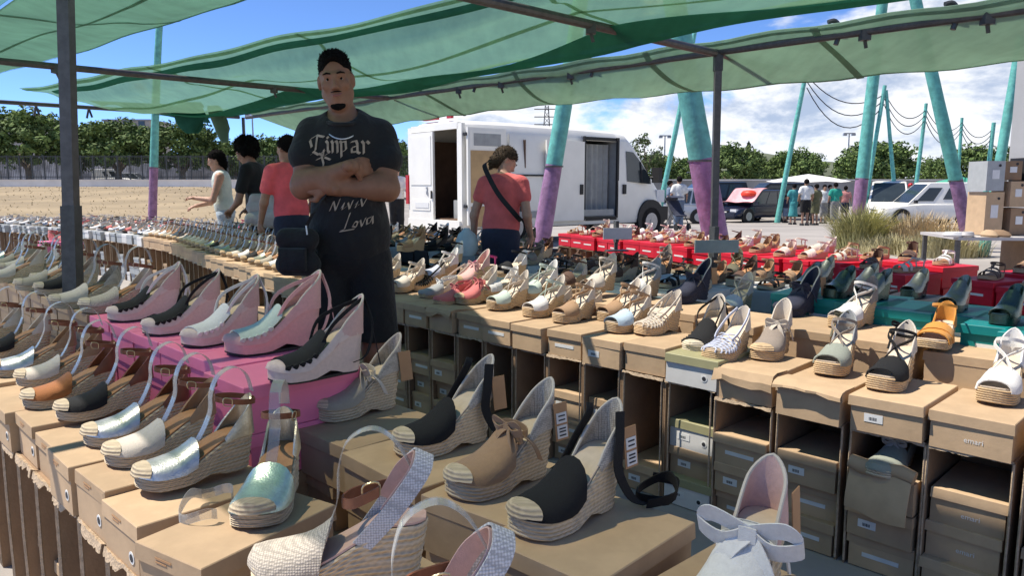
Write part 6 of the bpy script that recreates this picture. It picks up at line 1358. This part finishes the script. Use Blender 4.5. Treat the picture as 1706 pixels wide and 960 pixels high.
    def stroke(b, pts, w_):
        for (x0, y0), (x1, y1) in zip(pts, pts[1:]):
            n_ = max(2, int(math.hypot(x1-x0, y1-y0)/3)); d = Vector((x1-x0, y1-y0)).normalized(); nn = Vector((.75, -.66))*w_/2
            g_ = []
            for i in range(n_+1):
                x, y = x0+(x1-x0)*i/n_, y0+(y1-y0)*i/n_; g_.append([proj(*px2(x+s*nn.x, y+s*nn.y)) for s in (-1, 0, 1)])
            b.sheet(g_, .0012)
    LT = {'L': [[(538, 224), (535, 247), (528, 254)], [(531, 249), (540, 254), (551, 248)], [(527, 229), (537, 223), (550, 226)], [(526, 231), (529, 242)]], 'i': [[(553, 232), (556, 236), (556, 248), (559, 251)], [(555, 226), (557, 228)]], 'm': [[(562, 232), (564, 236), (564, 251)], [(564, 236), (570, 232), (572, 237), (572, 251)]],
          'p': [[(576, 232), (578, 236), (578, 258)], [(578, 235), (585, 233), (586, 246), (579, 250)]], 'a': [[(594, 234), (602, 232), (604, 237), (604, 250), (608, 252)], [(603, 240), (595, 243), (595, 250), (603, 249)]], 'r': [[(611, 232), (614, 236), (614, 252)], [(614, 237), (619, 232), (623, 236)]]}
    b = MB()
    for q in LT.values():
        for s_ in q: stroke(b, s_, 4.6)
    ob('lettering', (b, pm, 60), t)
    b = MB()     # small palm-like graphic between the letters
    for s_ in ([(545, 256), (548, 268), (546, 276)], [(548, 256), (540, 252)], [(548, 257), (556, 252)], [(546, 258), (536, 262)], [(550, 258), (560, 262)], [(548, 255), (549, 246)]): stroke(b, s_, 4)
    ob('chest_graphic', (b, pm, 60), t)
    b = MB()
    SC = [[(556, 343), (563, 328), (566, 342), (574, 324)], [(576, 338), (581, 330), (577, 341), (584, 336)], [(587, 330), (589, 340), (595, 326)], [(597, 334), (603, 328), (598, 338), (606, 332)], [(608, 324), (610, 336), (618, 322)],
          [(590, 346), (580, 372), (572, 376), (596, 372)], [(598, 360), (593, 368), (599, 369), (602, 361), (598, 360)], [(606, 358), (608, 368), (615, 354)], [(624, 353), (617, 356), (616, 365), (622, 362), (626, 352), (626, 364)]]
    for s_ in SC: stroke(b, s_, 3.4)
    ob('lettering', (b, pm, 60), t)
    # crossbody bag on the hip
    bg_ = thing('crossbody_bag', 'black cross body bag hanging at the hip of the man with folded arms', 'bag', L+Vector((-.150, -.150, .90)), R(-8), None, .80)
    ob('pouch', (iso_mb([('+', ('c', (-.055, 0, .0), (.06, 0, .0), .06, .06), .03), ('+', ('c', (-.055, 0, .13), (.06, 0, .13), .055, .055), .06)], .009), 'g_black', 80), bg_); ob('front_pocket', (MB().loft([[(x*.07*k_, -.055-d_, .03+z*.055*k_) for x, z in ((-1, -1), (1, -1), (1, 1), (-1, 1))] for d_, k_ in ((0, 1.05), (.018, 1), (.024, .85))]), 'g_black', 40), bg_)
    ob('strap', (MB().band([(.05, .0, .19), (.10, -.02, .26), (.155, .02, .36)], (.03, 0, .02), .004), 'g_black'), bg_); ob('zip_pull', (MB().tube([(.075, -.055, .20), (.082, -.062, .155)], .004, 5), 'm_silver'), bg_)
seller()
# ============ people around the stall
def H_(px, Y, rz, label, hgt, **k): p = atY(px, 300, Y); return human(label, (p.x, Y, gz(p.x, Y) if Y > 12 else 0), rz, hgt, **k)
BACK = math.pi
cw = H_(834, 6.1, BACK+R(-18), 'woman seen from behind in a coral t-shirt with brown ponytail and a dark shoulder strap', 1.53, h=.013, lean=.17, top='g_coral', topz=.84, slv=.42, low='g_navy', lowz=.1, hair='pony', hm='hair_brown', turn=R(-55), nod=.62, elb=((-.25, .02, 1.12), (.27, .0, 1.12)), wri=((-.24, -.16, .92), (.30, -.10, .88)), skin='skin_light', bulk=1.06)
mat('strap_black', (.01, .01, .012), .7)
ob('shoulder_strap', (MB().band(spline([(.115, .0, 1.40), (.105, .075, 1.355), (-.02, .135, 1.16), (-.16, .140, 1.0), (-.19, .06, .94)], 26), (-.034, .004, .020), .006), 'strap_black'), cw)
mat('bag_plastic', (.45, .56, .60), .35, .1, 9, .4, bscale=30)
p = cw.location; tag(ob('plastic_bag', (MB().loft([[(.075*k_*math.cos(a)*(1+.12*math.sin(3*a)), .05*k_*math.sin(a), z) for a in [2*math.pi*i/14 for i in range(14)]] for k_, z in ((.8, 0), (1.15, .04), (1.2, .11), (.9, .17), (.45, .20), (.30, .22))]), 'bag_plastic', 60), None, (p.x-.27, p.y-.05, .66)), 'pale blue plastic bag held by the coral shirted woman', 'bag')
H_(372, 9.4, R(-78), 'woman in a sleeveless pale top with a dark ponytail holding the thin post', 1.63, h=.015, lean=.06, top='g_palemint', topz=.80, sleeve_none=True, low='g_paleblue', lowz=.1, hair='pony', turn=0, nod=.25, elb=((-.20, -.12, 1.10), (.20, -.10, 1.12)), wri=((-.10, -.34, 1.06), (.08, -.33, 1.16)), skin='skin_light')
H_(436, 8.4, R(-100), 'woman with big dark curly hair in a black top bending over the shoes', 1.72, h=.015, lean=.22, top='g_black', topz=.86, slv=.6, low='g_blackshort', lowz=.1, hair='curly', nod=.3, elb=((-.22, -.06, 1.1), (.22, -.14, 1.1)), wri=((-.16, -.26, 1.0), (.10, -.32, 1.0)), skin='skin_tan')
p = atY(437, 330, 8.15); tag(ob('handbag', (iso_mb([('+', ('c', (-.10, 0, 0), (.12, 0, .0), .075, .075), .03), ('+', ('c', (-.09, 0, .10), (.10, 0, .1), .05, .05), .05)], .012), 'g_floral', 60), None, (p.x, p.y, .98)), 'white and black patterned handbag carried by the curly haired woman', 'handbag')
p = atY(440, 352, 8.1); tag(ob('folded_scarf', (iso_mb([('+', ('c', (-.14, 0, 0), (.14, 0, .04), .07, .08), .03), ('+', ('c', (-.02, 0, -.04), (.12, 0, -.05), .06, .05), .05)], .012), 'g_floral', 60), None, (p.x, p.y, .86)), 'pale floral cloth bundle over the arm of the curly haired woman', 'cloth')
H_(484, 7.0, BACK+R(35), 'person in a bright coral t-shirt standing half hidden behind the man with folded arms', 1.66, h=.014, lean=.10, top='g_coral2', topz=.84, slv=.55, low='g_navy', lowz=.1, hair='short', turn=R(20), elb=((-.24, -.02, 1.12), (.25, -.03, 1.12)), wri=((-.18, -.2, .98), (.26, -.14, .92)), skin='skin_tan', bulk=1.02)
H_(660, 17, BACK, 'distant person in a white shirt between the folded arms man and the van', 1.66, h=.03, top='g_white', low='g_black', lowz=.1, hair='short', fine=False, hands=False)
FG = [(1324, 31.5, BACK, 'woman in a long teal dress in the far crowd', 1.66, dict(top='g_teal', low='g_teal', lowz=.35, dress=True, hair='bun')), (1344, 30.0, BACK, 'man in a white t-shirt and black shorts in the far crowd', 1.80, dict(top='g_white', low='g_blackshort', lowz=.5)), (1361, 30.5, BACK+.3, 'person in an olive top and dark shorts in the far crowd', 1.62, dict(top='g_olive', low='g_olive', lowz=.5, hair='bun')),
      (1375, 33, 0, 'person in a white blouse facing the camera in the far crowd', 1.66, dict(top='g_white', low='g_grey', lowz=.3)), (1393, 32, BACK, 'person in a green t-shirt and grey trousers in the far crowd', 1.72, dict(top='g_green', low='g_grey', lowz=.2)), (1410, 34, BACK-.4, 'person in a rose top at the right of the far crowd', 1.62, dict(top='g_rose', low='g_navy', lowz=.5)), (1384, 36, .4, 'person in grey behind the green shirted one', 1.7, dict(top='g_grey', low='g_navy', lowz=.1)),
      (1311, 34, .2, 'child in dark blue beside the hatchback wheel', 1.22, dict(top='g_navy', low='g_denim', lowz=.4)), (1132, 24.5, BACK, 'person in a white patterned shirt pushing a pushchair right of the van', 1.68, dict(top='g_white', low='g_denim', lowz=.1)), (1117, 26, 1.2, 'person in grey blue next to the pushchair', 1.6, dict(top='g_denim', low='g_grey', lowz=.1)), (1518, 33, .3, 'person in a pale shirt and red cap behind the small white van', 1.72, dict(top='g_paleblue', low='g_grey', lowz=.1, hm='lamp_red')), (1352, 33.5, 2.5, 'person with dark hair under the white parasol', 1.64, dict(top='g_grey', low='g_black', lowz=.1, hair='long'))]
for px, Y, rz, lb, hg, kw in FG: H_(px, Y, rz, lb, hg, h=.034, fine=False, hands=False, group='people of the far crowd', skin='skin_tan', **kw)
p = atY(1128, 350, 23.6); z0 = gz(p.x, 23.6); t = thing('pushchair', 'dark pushchair on the asphalt right of the white van', 'pushchair', (p.x, 23.6, z0), .4)
ob('seat', (MB().sheet([[(x, -.25+.5*q, .45+.45*q*q) for q in (0, .3, .6, 1)] for x in (-.2, .2)], .03), 'g_navy', 40), t); ob('hood', (MB().sheet([[(-.22+.44*i/6, .12+.28*math.cos(a), .80+.25*math.sin(a)) for i in range(7)] for a in (.2, .8, 1.5, 2.2)], .02), 'g_navy', 40), t); ob('frame', (MB().tube([(-.22, -.3, .2), (-.22, .35, 1.0), (.22, .35, 1.0), (.22, -.3, .2)], .015, 6).tube([(-.22, .3, .15), (-.22, -.1, .6)], .012, 6).tube([(.22, .3, .15), (.22, -.1, .6)], .012, 6), 'steel_dark'), t)
for x in (-.23, .23):
    for y in (-.3, .3): ob('wheel', (MB().disc((0, 0, 0), .11, (1, 0, 0), .03, 14), 'tyre'), t, (x, y, .11))
dup_l = {k: v for k, v in LABELS.items() if len(v) > 1}
print('DUPLICATE LABELS', dup_l if dup_l else 'none', 'objects', len(bpy.data.objects))
